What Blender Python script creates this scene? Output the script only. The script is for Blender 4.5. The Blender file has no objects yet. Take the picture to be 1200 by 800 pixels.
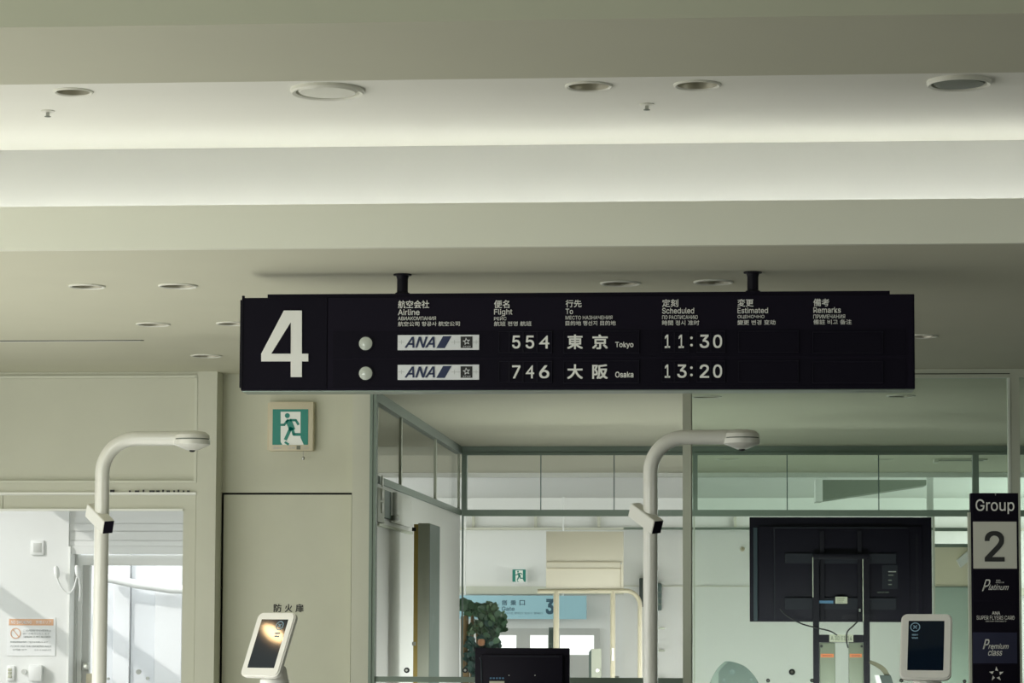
import bpy, bmesh, math, random
from mathutils import Vector, Matrix, Euler

random.seed(7)
sc = bpy.context.scene
COL = sc.collection

# ------------------------------------------------------------------ camera
F = 3100.0                       # focal length in pixels of the 1200 px wide frame
YAW, PITCH, ROLL = math.radians(4.47), math.radians(4.25), math.radians(0.21)
EYE = Vector((0, 0, 1.55))
SHIFT = 89.0 / 1200.0
cam = bpy.data.cameras.new('camera')
cam.sensor_width = 36; cam.lens = F / 1200 * 36; cam.shift_y = SHIFT
cam.clip_end = 300
camo = bpy.data.objects.new('camera', cam)
COL.objects.link(camo)
camo.location = EYE
M = (Matrix.Rotation(YAW, 4, 'Z') @ Matrix.Rotation(math.pi / 2 + PITCH, 4, 'X') @ Matrix.Rotation(ROLL, 4, 'Z'))
camo.rotation_euler = M.to_euler()
sc.camera = camo
R3 = M.to_3x3()

def ray(px, py):
    return R3 @ Vector(((px - 600) / F, (400 + SHIFT * 1200 - py) / F, -1))
def P(px, py, Y):                # the place on the plane y = Y that stands at that spot of the photograph
    d = ray(px, py); return EYE + d * (Y / d.y)
def PZ(px, py, Z):               # the same on a horizontal plane
    d = ray(px, py); return EYE + d * ((Z - EYE.z) / d.z)
def proj(p):
    c = R3.transposed() @ (Vector(p) - EYE)
    return 600 + F * c.x / -c.z, 400 + SHIFT * 1200 - F * c.y / -c.z

# ------------------------------------------------------------------ world, sun, exposure
W = bpy.data.worlds.new('world'); sc.world = W; W.use_nodes = True
bg = W.node_tree.nodes['Background']
bg.inputs[0].default_value = (0.90, 0.95, 0.97, 1); bg.inputs[1].default_value = 3.9
def light(name, kind, loc, energy, color, target=None, size=None, size_y=None, direction=None, spread=180):
    l = bpy.data.lights.new(name, kind); l.energy = energy; l.color = color
    if kind == 'AREA':
        l.spread = math.radians(spread); l.shape = 'RECTANGLE'; l.size = size; l.size_y = size_y or size
    elif kind == 'POINT' and size: l.shadow_soft_size = size
    o = bpy.data.objects.new(name, l); COL.objects.link(o); o.location = loc
    d = Vector(direction) if direction is not None else (Vector(target) - Vector(loc) if target is not None else Vector((0, 0, -1)))
    o.rotation_euler = d.to_track_quat('-Z', 'Y').to_euler()
    return o
SUN_DIR = Vector((1, 0.6, -0.69))
s = light('sun', 'SUN', (-12, -4, 12), 2.1, (1.0, 0.97, 0.92), direction=SUN_DIR)
s.data.angle = math.radians(0.6)
# daylight through the hall's left window opening
light('window_light_left', 'AREA', (-6.6, 9.0, 1.5), 130, (1.0, 0.98, 0.92), direction=(1, 0.12, 0.10), size=7.0, size_y=2.4)
# added uplight standing in for sun bounced off the floor at the left
light('floor_bounce_fill_left', 'AREA', (-3.4, 8.0, 0.06), 128, (1.0, 0.99, 0.90), direction=(0.0, 0, 1), size=1.5, size_y=11.0)
# added fills for the front faces, rear left and right; no windows there
light('front_fill_left_rear', 'AREA', (-5.6, -1.0, 2.4), 200, (0.92, 1.0, 0.95), direction=(0.25, 1, 0.03), size=2.4, size_y=1.2)
light('fascia_fill_right', 'AREA', (5.6, 7.0, 2.5), 26, (0.97, 1.0, 0.95), direction=(-0.75, 0.65, 0), size=1.6, size_y=0.6)
# unseen fill lights added to brighten the glazed room and the far concourse
light('far_fill_left', 'AREA', (-6.3, 31.5, 1.9), 350, (0.99, 1.0, 0.99), direction=(1, 0, 0.0), size=17.0, size_y=2.6)
light('far_fill_right', 'AREA', (6.2, 33.0, 1.9), 640, (0.97, 1.0, 0.97), direction=(-1, 0, 0.0), size=14.0, size_y=2.6)
light('room_ceiling_fill', 'AREA', (-1.3, 18.2, 0.25), 40, (0.96, 1.0, 0.95), direction=(-0.25, 0, 1), size=1.0, size_y=4.5)
light('room_floor_fill', 'AREA', (0.0, 15.5, 0.5), 30, (0.98, 1.0, 0.97), direction=(0, 1, 0.12), size=3.5, size_y=0.5, spread=70)
light('room_side_fill', 'AREA', (3.3, 18.5, 1.5), 80, (0.98, 1.0, 0.97), direction=(-1, 0, -0.42), size=5.0, size_y=1.0, spread=62)
light('far_floor_fill', 'AREA', (0.2, 22.2, 0.3), 34, (0.98, 1.0, 0.96), direction=(0, 1, 0.25), size=4.5, size_y=0.5)
vs = sc.view_settings
vs.view_transform = 'Standard'; vs.look = 'None'; vs.exposure = 0.0; vs.gamma = 1.0; vs.use_curve_mapping = False
sc.display_settings.display_device = 'sRGB'
cy = sc.cycles
cy.max_bounces = 7; cy.diffuse_bounces = 4; cy.glossy_bounces = 3; cy.transparent_max_bounces = 16
cy.transmission_bounces = 4; cy.caustics_reflective = False; cy.caustics_refractive = False
cy.sample_clamp_indirect = 4.0

# ------------------------------------------------------------------ materials
MATS = {}
def lin(c):
    return tuple((x / 255 / 12.92) if x / 255 <= 0.04045 else ((x / 255 + 0.055) / 1.055) ** 2.4 for x in c)
def mat(name, rgb, rough=0.6, metal=0.0, bump=0.0, bscale=60.0, var=0.0, vscale=2.0, emit=0.0, spec=0.5, coat=0.0):
    if name in MATS: return MATS[name]
    m = bpy.data.materials.new(name); m.use_nodes = True; MATS[name] = m
    nt = m.node_tree; b = nt.nodes['Principled BSDF']
    c = rgb
    b.inputs['Base Color'].default_value = (*c, 1); b.inputs['Roughness'].default_value = rough
    b.inputs['Metallic'].default_value = metal; b.inputs['Specular IOR Level'].default_value = spec
    b.inputs['Coat Weight'].default_value = coat
    tc = nt.nodes.new('ShaderNodeTexCoord')
    if var > 0:
        n = nt.nodes.new('ShaderNodeTexNoise'); n.inputs['Scale'].default_value = vscale; n.inputs['Detail'].default_value = 4
        nt.links.new(tc.outputs['Object'], n.inputs['Vector'])
        r = nt.nodes.new('ShaderNodeValToRGB')
        r.color_ramp.elements[0].position = 0.3; r.color_ramp.elements[1].position = 0.7
        r.color_ramp.elements[0].color = (*[x * (1 - var) for x in c], 1)
        r.color_ramp.elements[1].color = (*[min(1, x * (1 + var)) for x in c], 1)
        nt.links.new(n.outputs['Fac'], r.inputs['Fac']); nt.links.new(r.outputs['Color'], b.inputs['Base Color'])
    if bump > 0:
        n = nt.nodes.new('ShaderNodeTexNoise'); n.inputs['Scale'].default_value = bscale; n.inputs['Detail'].default_value = 3
        nt.links.new(tc.outputs['Object'], n.inputs['Vector'])
        u = nt.nodes.new('ShaderNodeBump'); u.inputs['Strength'].default_value = bump; u.inputs['Distance'].default_value = 0.002
        nt.links.new(n.outputs['Fac'], u.inputs['Height']); nt.links.new(u.outputs['Normal'], b.inputs['Normal'])
    if emit > 0:
        b.inputs['Emission Color'].default_value = (*c, 1); b.inputs['Emission Strength'].default_value = emit
    return m
def glass(name, tint, refl=0.05, rough=0.0):
    m = bpy.data.materials.new(name); m.use_nodes = True; nt = m.node_tree
    for n in list(nt.nodes): nt.nodes.remove(n)
    out = nt.nodes.new('ShaderNodeOutputMaterial'); mix = nt.nodes.new('ShaderNodeMixShader')
    tr = nt.nodes.new('ShaderNodeBsdfTransparent'); gl = nt.nodes.new('ShaderNodeBsdfGlossy'); fr = nt.nodes.new('ShaderNodeFresnel')
    tr.inputs[0].default_value = (*tint, 1); gl.inputs['Roughness'].default_value = rough
    ge = nt.nodes.new('ShaderNodeNewGeometry'); ma = nt.nodes.new('ShaderNodeMath'); ma.operation = 'MULTIPLY_ADD'
    ma.inputs[1].default_value = 1 / 1.5 - 1.5; ma.inputs[2].default_value = 1.5
    nt.links.new(ge.outputs['Backfacing'], ma.inputs[0]); nt.links.new(ma.outputs[0], fr.inputs['IOR'])
    k = nt.nodes.new('ShaderNodeMath'); k.operation = 'MULTIPLY'; k.inputs[1].default_value = 0.35   # mirror reflections weakened to keep the view through clear
    nt.links.new(fr.outputs[0], k.inputs[0]); nt.links.new(k.outputs[0], mix.inputs[0]); nt.links.new(tr.outputs[0], mix.inputs[1]); nt.links.new(gl.outputs[0], mix.inputs[2])
    nt.links.new(mix.outputs[0], out.inputs[0]); MATS[name] = m
    return m

PAINT = mat('wall_paint', (0.60, 0.605, 0.50), 0.7, bump=0.10, bscale=180, var=0.02, vscale=3)
PAINT_W = mat('warm_wall_paint', (0.60, 0.605, 0.485), 0.7, bump=0.12, bscale=160, var=0.03, vscale=3)
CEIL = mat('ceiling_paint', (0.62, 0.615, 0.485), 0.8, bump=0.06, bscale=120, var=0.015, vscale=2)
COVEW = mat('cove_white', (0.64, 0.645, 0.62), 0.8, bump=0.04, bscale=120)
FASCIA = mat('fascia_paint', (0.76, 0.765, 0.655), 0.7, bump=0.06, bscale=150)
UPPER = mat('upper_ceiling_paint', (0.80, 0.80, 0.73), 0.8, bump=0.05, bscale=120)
TRIM = mat('painted_trim', (0.64, 0.65, 0.54), 0.5)
ALU = mat('green_grey_aluminium', (0.17, 0.215, 0.175), 0.45, 0.3)
ALU_L = mat('light_aluminium', (0.50, 0.53, 0.43), 0.45, 0.2)
WHITE = mat('white_panel', (0.80, 0.81, 0.78), 0.5, var=0.01, vscale=2)
XWHITE = mat('outdoor_white_panel', (0.74, 0.75, 0.73), 0.6, var=0.012, vscale=3)
XGREY = mat('outdoor_grey_frame', (0.52, 0.53, 0.50), 0.5)
FLOOR = mat('floor_tile', (0.13, 0.13, 0.115), 0.45, var=0.06, vscale=2)
GAP = mat('dark_gap', (0.01, 0.012, 0.008), 0.9)
BLACK = mat('board_black', (0.0062, 0.0042, 0.012), 0.6, spec=0.12, bump=0.03)
BLACK2 = mat('board_flap_black', (0.0048, 0.0036, 0.0095), 0.6, spec=0.10)
BLKM = mat('black_metal', (0.006, 0.005, 0.010), 0.5, 0.0, spec=0.15)
BLKP = mat('black_plastic', (0.0055, 0.0042, 0.0105), 0.55, spec=0.15, bump=0.05, bscale=300)
BLKP2 = mat('charcoal_plastic', (0.011, 0.012, 0.019), 0.5, spec=0.2)
BLUEP = mat('blue_black_edge', (0.02, 0.034, 0.044), 0.45, spec=0.3)
LET = mat('white_lettering', (0.84, 0.84, 0.80), 0.5)
LETD = mat('pale_lettering', (0.78, 0.78, 0.74), 0.5)
INK = mat('dark_ink', (0.02, 0.02, 0.02), 0.6)
PLQ = mat('plaque_white', (0.80, 0.82, 0.84), 0.4)
NAVY = mat('logo_navy', (0.006, 0.016, 0.075), 0.4)
NAVY2 = mat('panel_navy', (0.010, 0.012, 0.045), 0.5)
LENS = mat('lamp_lens', (0.52, 0.56, 0.50), 0.25, coat=0.5)
CHROME = mat('reflector_metal', (0.52, 0.50, 0.40), 0.42, 0.6)
RING = mat('trim_ring_white', (0.70, 0.70, 0.62), 0.4)
GRILLE = mat('speaker_grille', (0.16, 0.18, 0.15), 0.6)
ENAMEL = mat('white_enamel', (0.71, 0.71, 0.65), 0.32, coat=0.3)
KWHITE = mat('kiosk_white', (0.82, 0.81, 0.76), 0.35, coat=0.2)
SCREEN = mat('dark_screen', (0.006, 0.013, 0.026), 0.06, spec=0.6)
ICON = mat('screen_icon', (0.16, 0.25, 0.30), 0.4, emit=0.25)
GREEN = mat('exit_green', (0.0, 0.16, 0.115), 0.4, emit=0.25)
SIGNW = mat('exit_white', (0.78, 0.80, 0.74), 0.4, emit=0.1)
SIGNH = mat('exit_housing', (0.66, 0.60, 0.44), 0.5)
TAN = mat('tan_board', (0.66, 0.62, 0.50), 0.6, bump=0.05, bscale=90)
TANM = mat('tan_tube', (0.50, 0.46, 0.33), 0.35)
GOLD = mat('gold_edge', (0.38, 0.28, 0.07), 0.4, 0.3)
LEAFGREY = mat('door_leaf_grey', (0.40, 0.42, 0.34), 0.5)
LEAFDK = mat('door_leaf_green', (0.07, 0.11, 0.09), 0.5, var=0.1, vscale=8)
SKYB = mat('gate_sign_blue', (0.34, 0.58, 0.66), 0.4)
SKYB2 = mat('gate_sign_ink', (0.03, 0.09, 0.13), 0.5)
TEAL = mat('teal_panel', (0.10, 0.15, 0.14), 0.5)
FARWIN = mat('far_window_daylight', (0.95, 0.97, 0.97), 0.5, emit=0.9)
BARK = mat('bark_brown', (0.23, 0.15, 0.06), 0.8, bump=0.5, bscale=40, var=0.3, vscale=12)
LEAF = mat('leaf_green', (0.05, 0.12, 0.06), 0.55, var=0.3, vscale=6)
LEAF2 = mat('leaf_light_green', (0.11, 0.20, 0.10), 0.55, var=0.3, vscale=6)
LEAF3 = mat('leaf_blue_green', (0.03, 0.085, 0.07), 0.5, var=0.2, vscale=6)
TERRA = mat('terracotta', (0.42, 0.20, 0.10), 0.7)
ORANGE = mat('orange_label', (0.60, 0.16, 0.04), 0.5)
NOTORG = mat('notice_orange', (0.70, 0.42, 0.26), 0.6)
NOTGREY = mat('notice_grey_ink', (0.50, 0.52, 0.52), 0.6)
CARTG = mat('cart_grey_green', (0.17, 0.19, 0.14), 0.5)
LABELB = mat('label_blue', (0.06, 0.17, 0.30), 0.5)
LABELW = mat('label_cream', (0.46, 0.47, 0.36), 0.5)
CHAIRG = mat('chair_green_grey', (0.06, 0.10, 0.08), 0.4, coat=0.2, var=0.08, vscale=9)
CHAIRE = mat('chair_edge_pale', (0.18, 0.24, 0.20), 0.4)
STRAP = mat('olive_strap', (0.14, 0.13, 0.08), 0.6)
RUBBER = mat('black_rubber', (0.008, 0.008, 0.010), 0.6)
STEEL = mat('satin_steel', (0.45, 0.46, 0.42), 0.3, 0.8)
LED = mat('cove_led', (1.0, 1.0, 0.97), 0.5, emit=8.4)
COUNTER = mat('counter_dark_green', (0.03, 0.045, 0.04), 0.4)
GLASS = glass('clear_glass', (0.985, 0.99, 0.985))
GLASS_R = glass('green_tinted_glass', (0.895, 0.945, 0.91))

# ------------------------------------------------------------------ mesh helpers
def link(o, parent=None):
    COL.objects.link(o)
    if parent is not None:
        o.parent = parent
        o.matrix_parent_inverse = Matrix.Identity(4)
        o.location = o.location - world_loc(parent)
    return o
def world_loc(o):
    v = Vector(o.location)
    while o.parent: o = o.parent; v += o.location
    return v
def tag(o, label=None, cat=None, group=None, kind=None):
    if label: o['label'] = label
    if cat: o['category'] = cat
    if group: o['group'] = group
    if kind: o['kind'] = kind
    return o
def empty(name, loc):
    o = bpy.data.objects.new(name, None); COL.objects.link(o); o.location = loc; o.empty_display_size = 0.1
    return o
class B:
    """collects geometry in world coordinates and links it as ONE mesh object"""
    def __init__(s): s.bm = bmesh.new()
    def box(s, a, b, bev=0.0):
        a, b = Vector(a), Vector(b)
        lo = Vector([min(x, y) for x, y in zip(a, b)]); hi = Vector([max(x, y) for x, y in zip(a, b)])
        m = Matrix.Translation((lo + hi) / 2) @ Matrix.Diagonal((*(hi - lo), 1))
        g = bmesh.ops.create_cube(s.bm, size=1, matrix=m)
        if bev > 0:
            es = list({e for v in g['verts'] for e in v.link_edges})
            bmesh.ops.bevel(s.bm, geom=es, offset=bev, segments=2, affect='EDGES', profile=0.5)
        return s
    def poly(s, pts, depth):
        """prism: polygon pts (3d) pushed by the vector depth"""
        d = Vector(depth)
        v = [s.bm.verts.new(p) for p in pts]; w = [s.bm.verts.new(Vector(p) + d) for p in pts]
        n = len(pts)
        s.bm.faces.new(v); s.bm.faces.new(list(reversed(w)))
        for i in range(n): s.bm.faces.new((v[(i + 1) % n], v[i], w[i], w[(i + 1) % n]))
        return s
    def cyl(s, a, b, r, r2=None, seg=24, caps=True):
        a, b = Vector(a), Vector(b); d = b - a
        q = d.to_track_quat('Z', 'Y').to_matrix().to_4x4()
        bmesh.ops.create_cone(s.bm, cap_ends=caps, segments=seg, radius1=r, radius2=r if r2 is None else r2,
                              depth=d.length, matrix=Matrix.Translation((a + b) / 2) @ q)
        return s
    def lathe(s, c, prof, seg=40, axis=(0, 0, 1)):
        c = Vector(c); q = Vector(axis).to_track_quat('Z', 'Y')
        rings = []
        for r, z in prof:
            if r < 1e-6: rings.append([s.bm.verts.new(c + q @ Vector((0, 0, z)))])
            else: rings.append([s.bm.verts.new(c + q @ Vector((r * math.cos(t * 2 * math.pi / seg), r * math.sin(t * 2 * math.pi / seg), z))) for t in range(seg)])
        for A, C in zip(rings, rings[1:]):
            for i in range(seg):
                j = (i + 1) % seg
                if len(A) == 1 and len(C) == 1: continue
                if len(A) == 1: s.bm.faces.new((A[0], C[i], C[j]))
                elif len(C) == 1: s.bm.faces.new((A[i], C[0], A[j]))
                else: s.bm.faces.new((A[i], C[i], C[j], A[j]))
        return s
    def tube(s, pts, r, seg=16, caps=True):
        pts = [Vector(p) for p in pts]; rings = []; n = None
        rs = r if isinstance(r, (list, tuple)) else [r] * len(pts)
        for i, p in enumerate(pts):
            t = (pts[min(i + 1, len(pts) - 1)] - pts[max(i - 1, 0)]).normalized()
            if n is None: n = t.orthogonal().normalized()
            n = (n - t * n.dot(t)).normalized(); b = t.cross(n)
            rings.append([s.bm.verts.new(p + (n * math.cos(k * 2 * math.pi / seg) + b * math.sin(k * 2 * math.pi / seg)) * rs[i]) for k in range(seg)])
        for A, C in zip(rings, rings[1:]):
            for i in range(seg): s.bm.faces.new((A[i], A[(i + 1) % seg], C[(i + 1) % seg], C[i]))
        if caps: s.bm.faces.new(list(reversed(rings[0]))); s.bm.faces.new(rings[-1])
        return s
    def rrect(s, c, u, v, w, h, r, d, seg=6):
        """rounded slab: centre c of front face, unit vectors u (right) v (up), pushed by vector d"""
        c, u, v = Vector(c), Vector(u), Vector(v); pts = []
        for k, (sx, sy) in enumerate(((1, 1), (-1, 1), (-1, -1), (1, -1))):
            for i in range(seg + 1):
                t = math.pi / 2 * (k + i / seg)
                pts.append(c + u * (sx * (w / 2 - r) + r * math.cos(t)) + v * (sy * (h / 2 - r) + r * math.sin(t)))
        return s.poly(pts, d)
    def build(s, name, m, parent=None, smooth=True, xf=None):
        bmesh.ops.recalc_face_normals(s.bm, faces=s.bm.faces[:])
        me = bpy.data.meshes.new(name)
        cs = [v.co for v in s.bm.verts]
        c = Vector(((min(v.x for v in cs) + max(v.x for v in cs)) / 2, (min(v.y for v in cs) + max(v.y for v in cs)) / 2, min(v.z for v in cs)))
        bmesh.ops.translate(s.bm, verts=s.bm.verts, vec=-c)
        s.bm.to_mesh(me); s.bm.free(); me.materials.append(m)
        if smooth:
            for p in me.polygons: p.use_smooth = True
            try: me.set_sharp_from_angle(angle=math.radians(35))
            except Exception: pass
        o = bpy.data.objects.new(name, me); o.location = c
        return link(o, parent)
def struct(o): o['kind'] = 'structure'; return o

def copy_tree(o, parent=None, delta=None):
    c = o.copy(); COL.objects.link(c)
    if parent is not None: c.parent = parent
    if delta is not None: c.location = o.location + Vector(delta)
    for ch in list(o.children): copy_tree(ch, c)
    return c

# ---- text: curve -> mesh, fitted to a box given by its corners on a plane
DG = None
try:                             # Blender's own bundled sans, when it is there
    import os
    FONT = bpy.data.fonts.load(os.path.join(bpy.utils.resource_path('LOCAL'), 'datafiles', 'fonts', 'Inter.woff2'))
except Exception as e:
    print('font', e); FONT = None
def text_mesh(string, bold=0.0, shear=0.0, extrude=0.0):
    cu = bpy.data.curves.new('t', 'FONT'); cu.body = string; cu.size = 1; cu.shear = shear
    if FONT and string != '4' and all(ord(c) < 0x1000 for c in string): cu.font = FONT
    cu.extrude = 0.002; cu.resolution_u = 4
    o = bpy.data.objects.new('t', cu)
    me = bpy.data.meshes.new_from_object(o); bpy.data.objects.remove(o)
    if bold > 0:                 # heavier strokes: copies nudged around the glyph
        bm = bmesh.new(); bm.from_mesh(me); src = bm.faces[:]
        for dx, dy in ((1, 0), (1, 1), (0, 1)):
            g = bmesh.ops.duplicate(bm, geom=bm.verts[:0] + list({v for f in src for v in f.verts}) + src)
            bmesh.ops.translate(bm, verts=[e for e in g['geom'] if isinstance(e, bmesh.types.BMVert)], vec=(dx * bold * 2, dy * bold * 2, 0.0006 * (dx + 2 * dy)))
        bm.to_mesh(me); bm.free()
    return me
def text_on(string, p00, p10, p01, m, parent, name='lettering', bold=0.0, shear=0.0, thick=0.0015, normal=None):
    """p00 lower left, p10 lower right, p01 upper left of the letters' bounding box"""
    me = text_mesh(string, bold, shear)
    if not me.vertices: return None
    xs = [v.co.x for v in me.vertices]; ys = [v.co.y for v in me.vertices]
    x0, x1, y0, y1 = min(xs), max(xs), min(ys), max(ys)
    p00, p10, p01 = Vector(p00), Vector(p10), Vector(p01)
    U, V = p10 - p00, p01 - p00; N = U.cross(V).normalized()
    for v in me.vertices:
        a = (v.co.x - x0) / (x1 - x0); b = (v.co.y - y0) / (y1 - y0); c = v.co.z / 0.002 * 0.6 * thick
        v.co = U * a + V * b + N * c
    me.materials.clear(); me.materials.append(m); me.name = name
    o = bpy.data.objects.new(name, me); o.location = p00
    return link(o, parent)
def label_px(string, x0, y0, x1, y1, Y, m, parent, **k):
    a, b = P(x0, y1, Y), P(x1, y0, Y)
    return text_on(string, (a.x, Y, a.z), (b.x, Y, a.z), (a.x, Y, b.z), m, parent, **k)
def pbox(x0, y0, x1, y1, Y0, Y1, bev=0.0, bb=None):
    """box whose front face (at depth Y0) covers that rectangle of the photograph"""
    a, c = P(x0, (y0 + y1) / 2, Y0), P(x1, (y0 + y1) / 2, Y0); t, u = P((x0 + x1) / 2, y0, Y0), P((x0 + x1) / 2, y1, Y0)
    return (bb or B()).box((a.x, Y0, u.z), (c.x, Y1, t.z), bev)
def holed_slab(name, x0, x1, y0, y1, z, holes, m, th=0.02):
    cu = bpy.data.curves.new(name, 'CURVE'); cu.dimensions = '2D'; cu.fill_mode = 'BOTH'; cu.extrude = th / 2
    sp = cu.splines.new('POLY'); sp.points.add(3); sp.use_cyclic_u = True
    for p, c in zip(sp.points, ((x0, y0), (x1, y0), (x1, y1), (x0, y1))): p.co = (*c, 0, 1)
    for hx, hy, r in holes:
        sp = cu.splines.new('POLY'); sp.points.add(35); sp.use_cyclic_u = True
        for i, p in enumerate(sp.points): p.co = (hx + r * math.cos(i * math.pi / 18), hy + r * math.sin(i * math.pi / 18), 0, 1)
    o = bpy.data.objects.new(name, cu); COL.objects.link(o)
    dg = bpy.context.evaluated_depsgraph_get(); dg.update()
    me = bpy.data.meshes.new_from_object(o.evaluated_get(dg)); bpy.data.objects.remove(o)
    me.materials.clear(); me.materials.append(m); me.name = name
    o = bpy.data.objects.new(name, me); o.location = (0, 0, z + th / 2)
    return struct(link(o))

# ------------------------------------------------------------------ the main levels
ZL = 2.93                                     # lower ceiling
YF = PZ(600, 289, ZL).y                       # front edge of the lower ceiling (lit fascia)
ZLIP = P(600, 238, YF).z                      # top of the fascia
YC = YF + 0.30                                # white back of the cove
ZU = P(600, 170, YC).z                        # upper ceiling
YB1 = PZ(600, 92, ZL).y; YB0 = PZ(600, 24, ZL).y   # the near beam
YA = 14.92                                    # front of frames and columns
YW = 15.10                                    # fire door wall
YBK = PZ(840, 522.5, ZL).y                    # back partition of the glazed room
XS = P(541, 560, YBK).x                       # side wall of the glazed room
YFAR = 41.0
XL, XR = -7.0, 6.5
print('LEVELS', YF, ZLIP, YC, ZU, YB0, YB1, YBK, XS)

# ------------------------------------------------------------------ floor, ceiling, hall walls
struct(B().box((-14, -6.5, -0.1), (10, YFAR + 1, 0)).build('floor', FLOOR, smooth=False))

FIX_U = [(86, 107, 46), (690, 100.5, 56), (817, 99, 56)]                      # downlights in the upper ceiling
FIX_L = [(102, 335, 43), (208.5, 334.5, 46), (179.5, 379.5, 40), (272, 378.5, 38), (242, 416.5, 37), (727, 331.5, 48), (836, 330, 47), (1080, 393.5, 38), (828, 464.5, 36), (1056, 463.5, 34)]
FIX_F = [(852, 537.5, 27), (1036, 537.5, 24)]
def fix_pos(l, z):
    out = []
    for px, py, w in l:
        p = PZ(px, py, z); r = (PZ(px + w / 2, py, z).x - PZ(px - w / 2, py, z).x) / 2
        out.append((p.x, p.y, r))
    return out
FU, FL, FF = fix_pos(FIX_U, ZU), fix_pos(FIX_L, ZL), fix_pos(FIX_F, ZL)
RH = 0.84                                      # hole radius / trim ring radius
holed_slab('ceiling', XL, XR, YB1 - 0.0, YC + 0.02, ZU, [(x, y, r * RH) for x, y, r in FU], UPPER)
struct(B().box((XL, -6.5, ZU), (XR, YB0, ZU + 0.02)).build('ceiling', CEIL, smooth=False))
holed_slab('ceiling', XL, XR, YF, YW + 0.05, ZL, [(x, y, r * RH) for x, y, r in FL if y < YW], CEIL)
holed_slab('ceiling', XS - 0.75, XR, YW + 0.05, YBK + 0.05, ZL, [(x, y, r * RH) for x, y, r in FL if y > YW], CEIL)
YFC = PZ(900, 553.5, ZL).y
holed_slab('ceiling', XS - 5, XR, YBK + 0.05, YFC, ZL, [(x, y, r * RH) for x, y, r in FF], CEIL)
# the near beam: plastered box, then the lit fascia with the cove behind it
struct(B().box((XL, YB0, ZL), (XR, YB1, ZU + 0.1)).build('trim_1', CEIL, smooth=False))
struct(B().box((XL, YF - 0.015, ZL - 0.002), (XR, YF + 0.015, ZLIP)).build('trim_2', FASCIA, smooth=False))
struct(B().box((XL, YF + 0.015, ZL + 0.021), (XR, YC, ZL + 0.04)).build('trim_3', COVEW, smooth=False))
struct(B().box((XL, YC, ZL + 0.021), (XR, YC + 0.02, ZU)).build('trim_4', COVEW, smooth=False))
led = B().box((XL + 0.3, YC - 0.11, ZLIP - 0.075), (XR - 0.3, YC - 0.085, ZLIP - 0.06)).build('cove_light_strip', LED, smooth=False)
tag(led, 'long white light strip lying in the ceiling cove behind the fascia', 'light')
# outer shell of the hall: side walls, wall behind the viewer, roof over everything
struct(B().box((XR, -6.5, 0), (XR + 0.15, YFAR, 3.8)).build('wall_right', mat('dark_side_wall', (0.13, 0.16, 0.13), 0.6), smooth=False))
struct(B().box((XL - 0.15, -6.5, 0), (XL, 15.0, 0.25)).box((XL - 0.15, -6.5, 1.9), (XL, 15.0, 3.8)).box((XL - 0.15, -6.5, 0), (XL, 5.0, 3.8)).box((XL - 0.15, 12.5, 0), (XL, 15.0, 3.8)).build('wall_left', PAINT, smooth=False))
struct(B().box((XL - 0.15, -6.65, 0), (XR + 0.15, -6.5, 3.8)).build('wall_back', mat('dark_side_wall', (0.13, 0.16, 0.13), 0.6), smooth=False))
struct(B().box((XL - 0.15, -6.65, 3.8), (XR + 0.15, YW + 0.02, 3.9)).build('trim_5', PAINT, smooth=False))
struct(B().box((XS - 0.75, YW + 0.02, 3.8), (XR + 0.15, YFAR + 0.2, 3.9)).build('trim_6', PAINT, smooth=False))

# ------------------------------------------------------------------ front wall, left part: framed door bay
def zpx(py, Y, px=200): return P(px, py, Y).z
def xpx(px, Y, py=600): return P(px, py, Y).x
XCOLR = xpx(252.5, YA, 620)                   # right edge of the column by the door bay
XCOLL = xpx(229.5, YA, 620)
XOPEN = xpx(213, YA, 700)                     # right edge of the opening
ZB1, ZB2, ZB3, ZB4, ZB5 = zpx(442, YA, 120), zpx(563, YA, 120), zpx(573.5, YA, 120), zpx(577.5, YA, 120), zpx(596, YA, 120)
wf = empty('wall_front', (XCOLR, YA, 0)); struct(wf)
B().box((XCOLL, YA, 0), (XCOLR, YW + 0.1, ZL)).build('column', PAINT, wf, smooth=False)
B().box((XL, YA + 0.015, ZB1), (XCOLL, YA + 0.1, ZL)).build('head_rail', PAINT, wf, smooth=False)
B().box((XL, YA + 0.03, ZB2), (XCOLL, YA + 0.10, ZB1)).build('upper_panel', PAINT, wf, smooth=False)
bd = B().box((XL, YA - 0.004, ZB1 - 0.004), (XCOLL, YA + 0.03, ZB1 + 0.010)).box((XL, YA - 0.004, ZB2 - 0.012), (XCOLL, YA + 0.03, ZB2))
bd.box((XCOLL - 0.016, YA - 0.004, ZB2), (XCOLL, YA + 0.03, ZB1))
bd.build('bead', TRIM, wf, smooth=False)
B().box((XL, YA + 0.01, ZB4 + 0.004), (XCOLL, YA + 0.1, ZB2 - 0.012)).build('transom_rail', PAINT, wf, smooth=False)
B().box((xpx(3, YA), YA + 0.012, ZB5), (XCOLL - 0.004, YA + 0.12, ZB4 - 0.012)).build('door_header', PAINT, wf, smooth=False)
B().box((XOPEN, YA + 0.012, 0), (XCOLL - 0.004, YA + 0.12, ZB5)).build('door_jamb', PAINT, wf, smooth=False)
B().box((XL, YA + 0.02, ZB5), (xpx(3, YA) - 0.006, YA + 0.12, ZB4 - 0.012)).build('door_header', PAINT, wf, smooth=False)
B().box((XL, YA - 0.008, ZB4 - 0.010), (XCOLL, YA + 0.03, ZB4 + 0.004)).build('guide_strip', mat('bright_strip', (0.86, 0.87, 0.80), 0.4), wf, smooth=False)
B().box((xpx(0, YA), YA - 0.006, ZB5 - 0.012), (XOPEN, YA + 0.02, ZB5)).build('header_lip', mat('bright_strip', (0.86, 0.87, 0.80), 0.4), wf, smooth=False)
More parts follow.
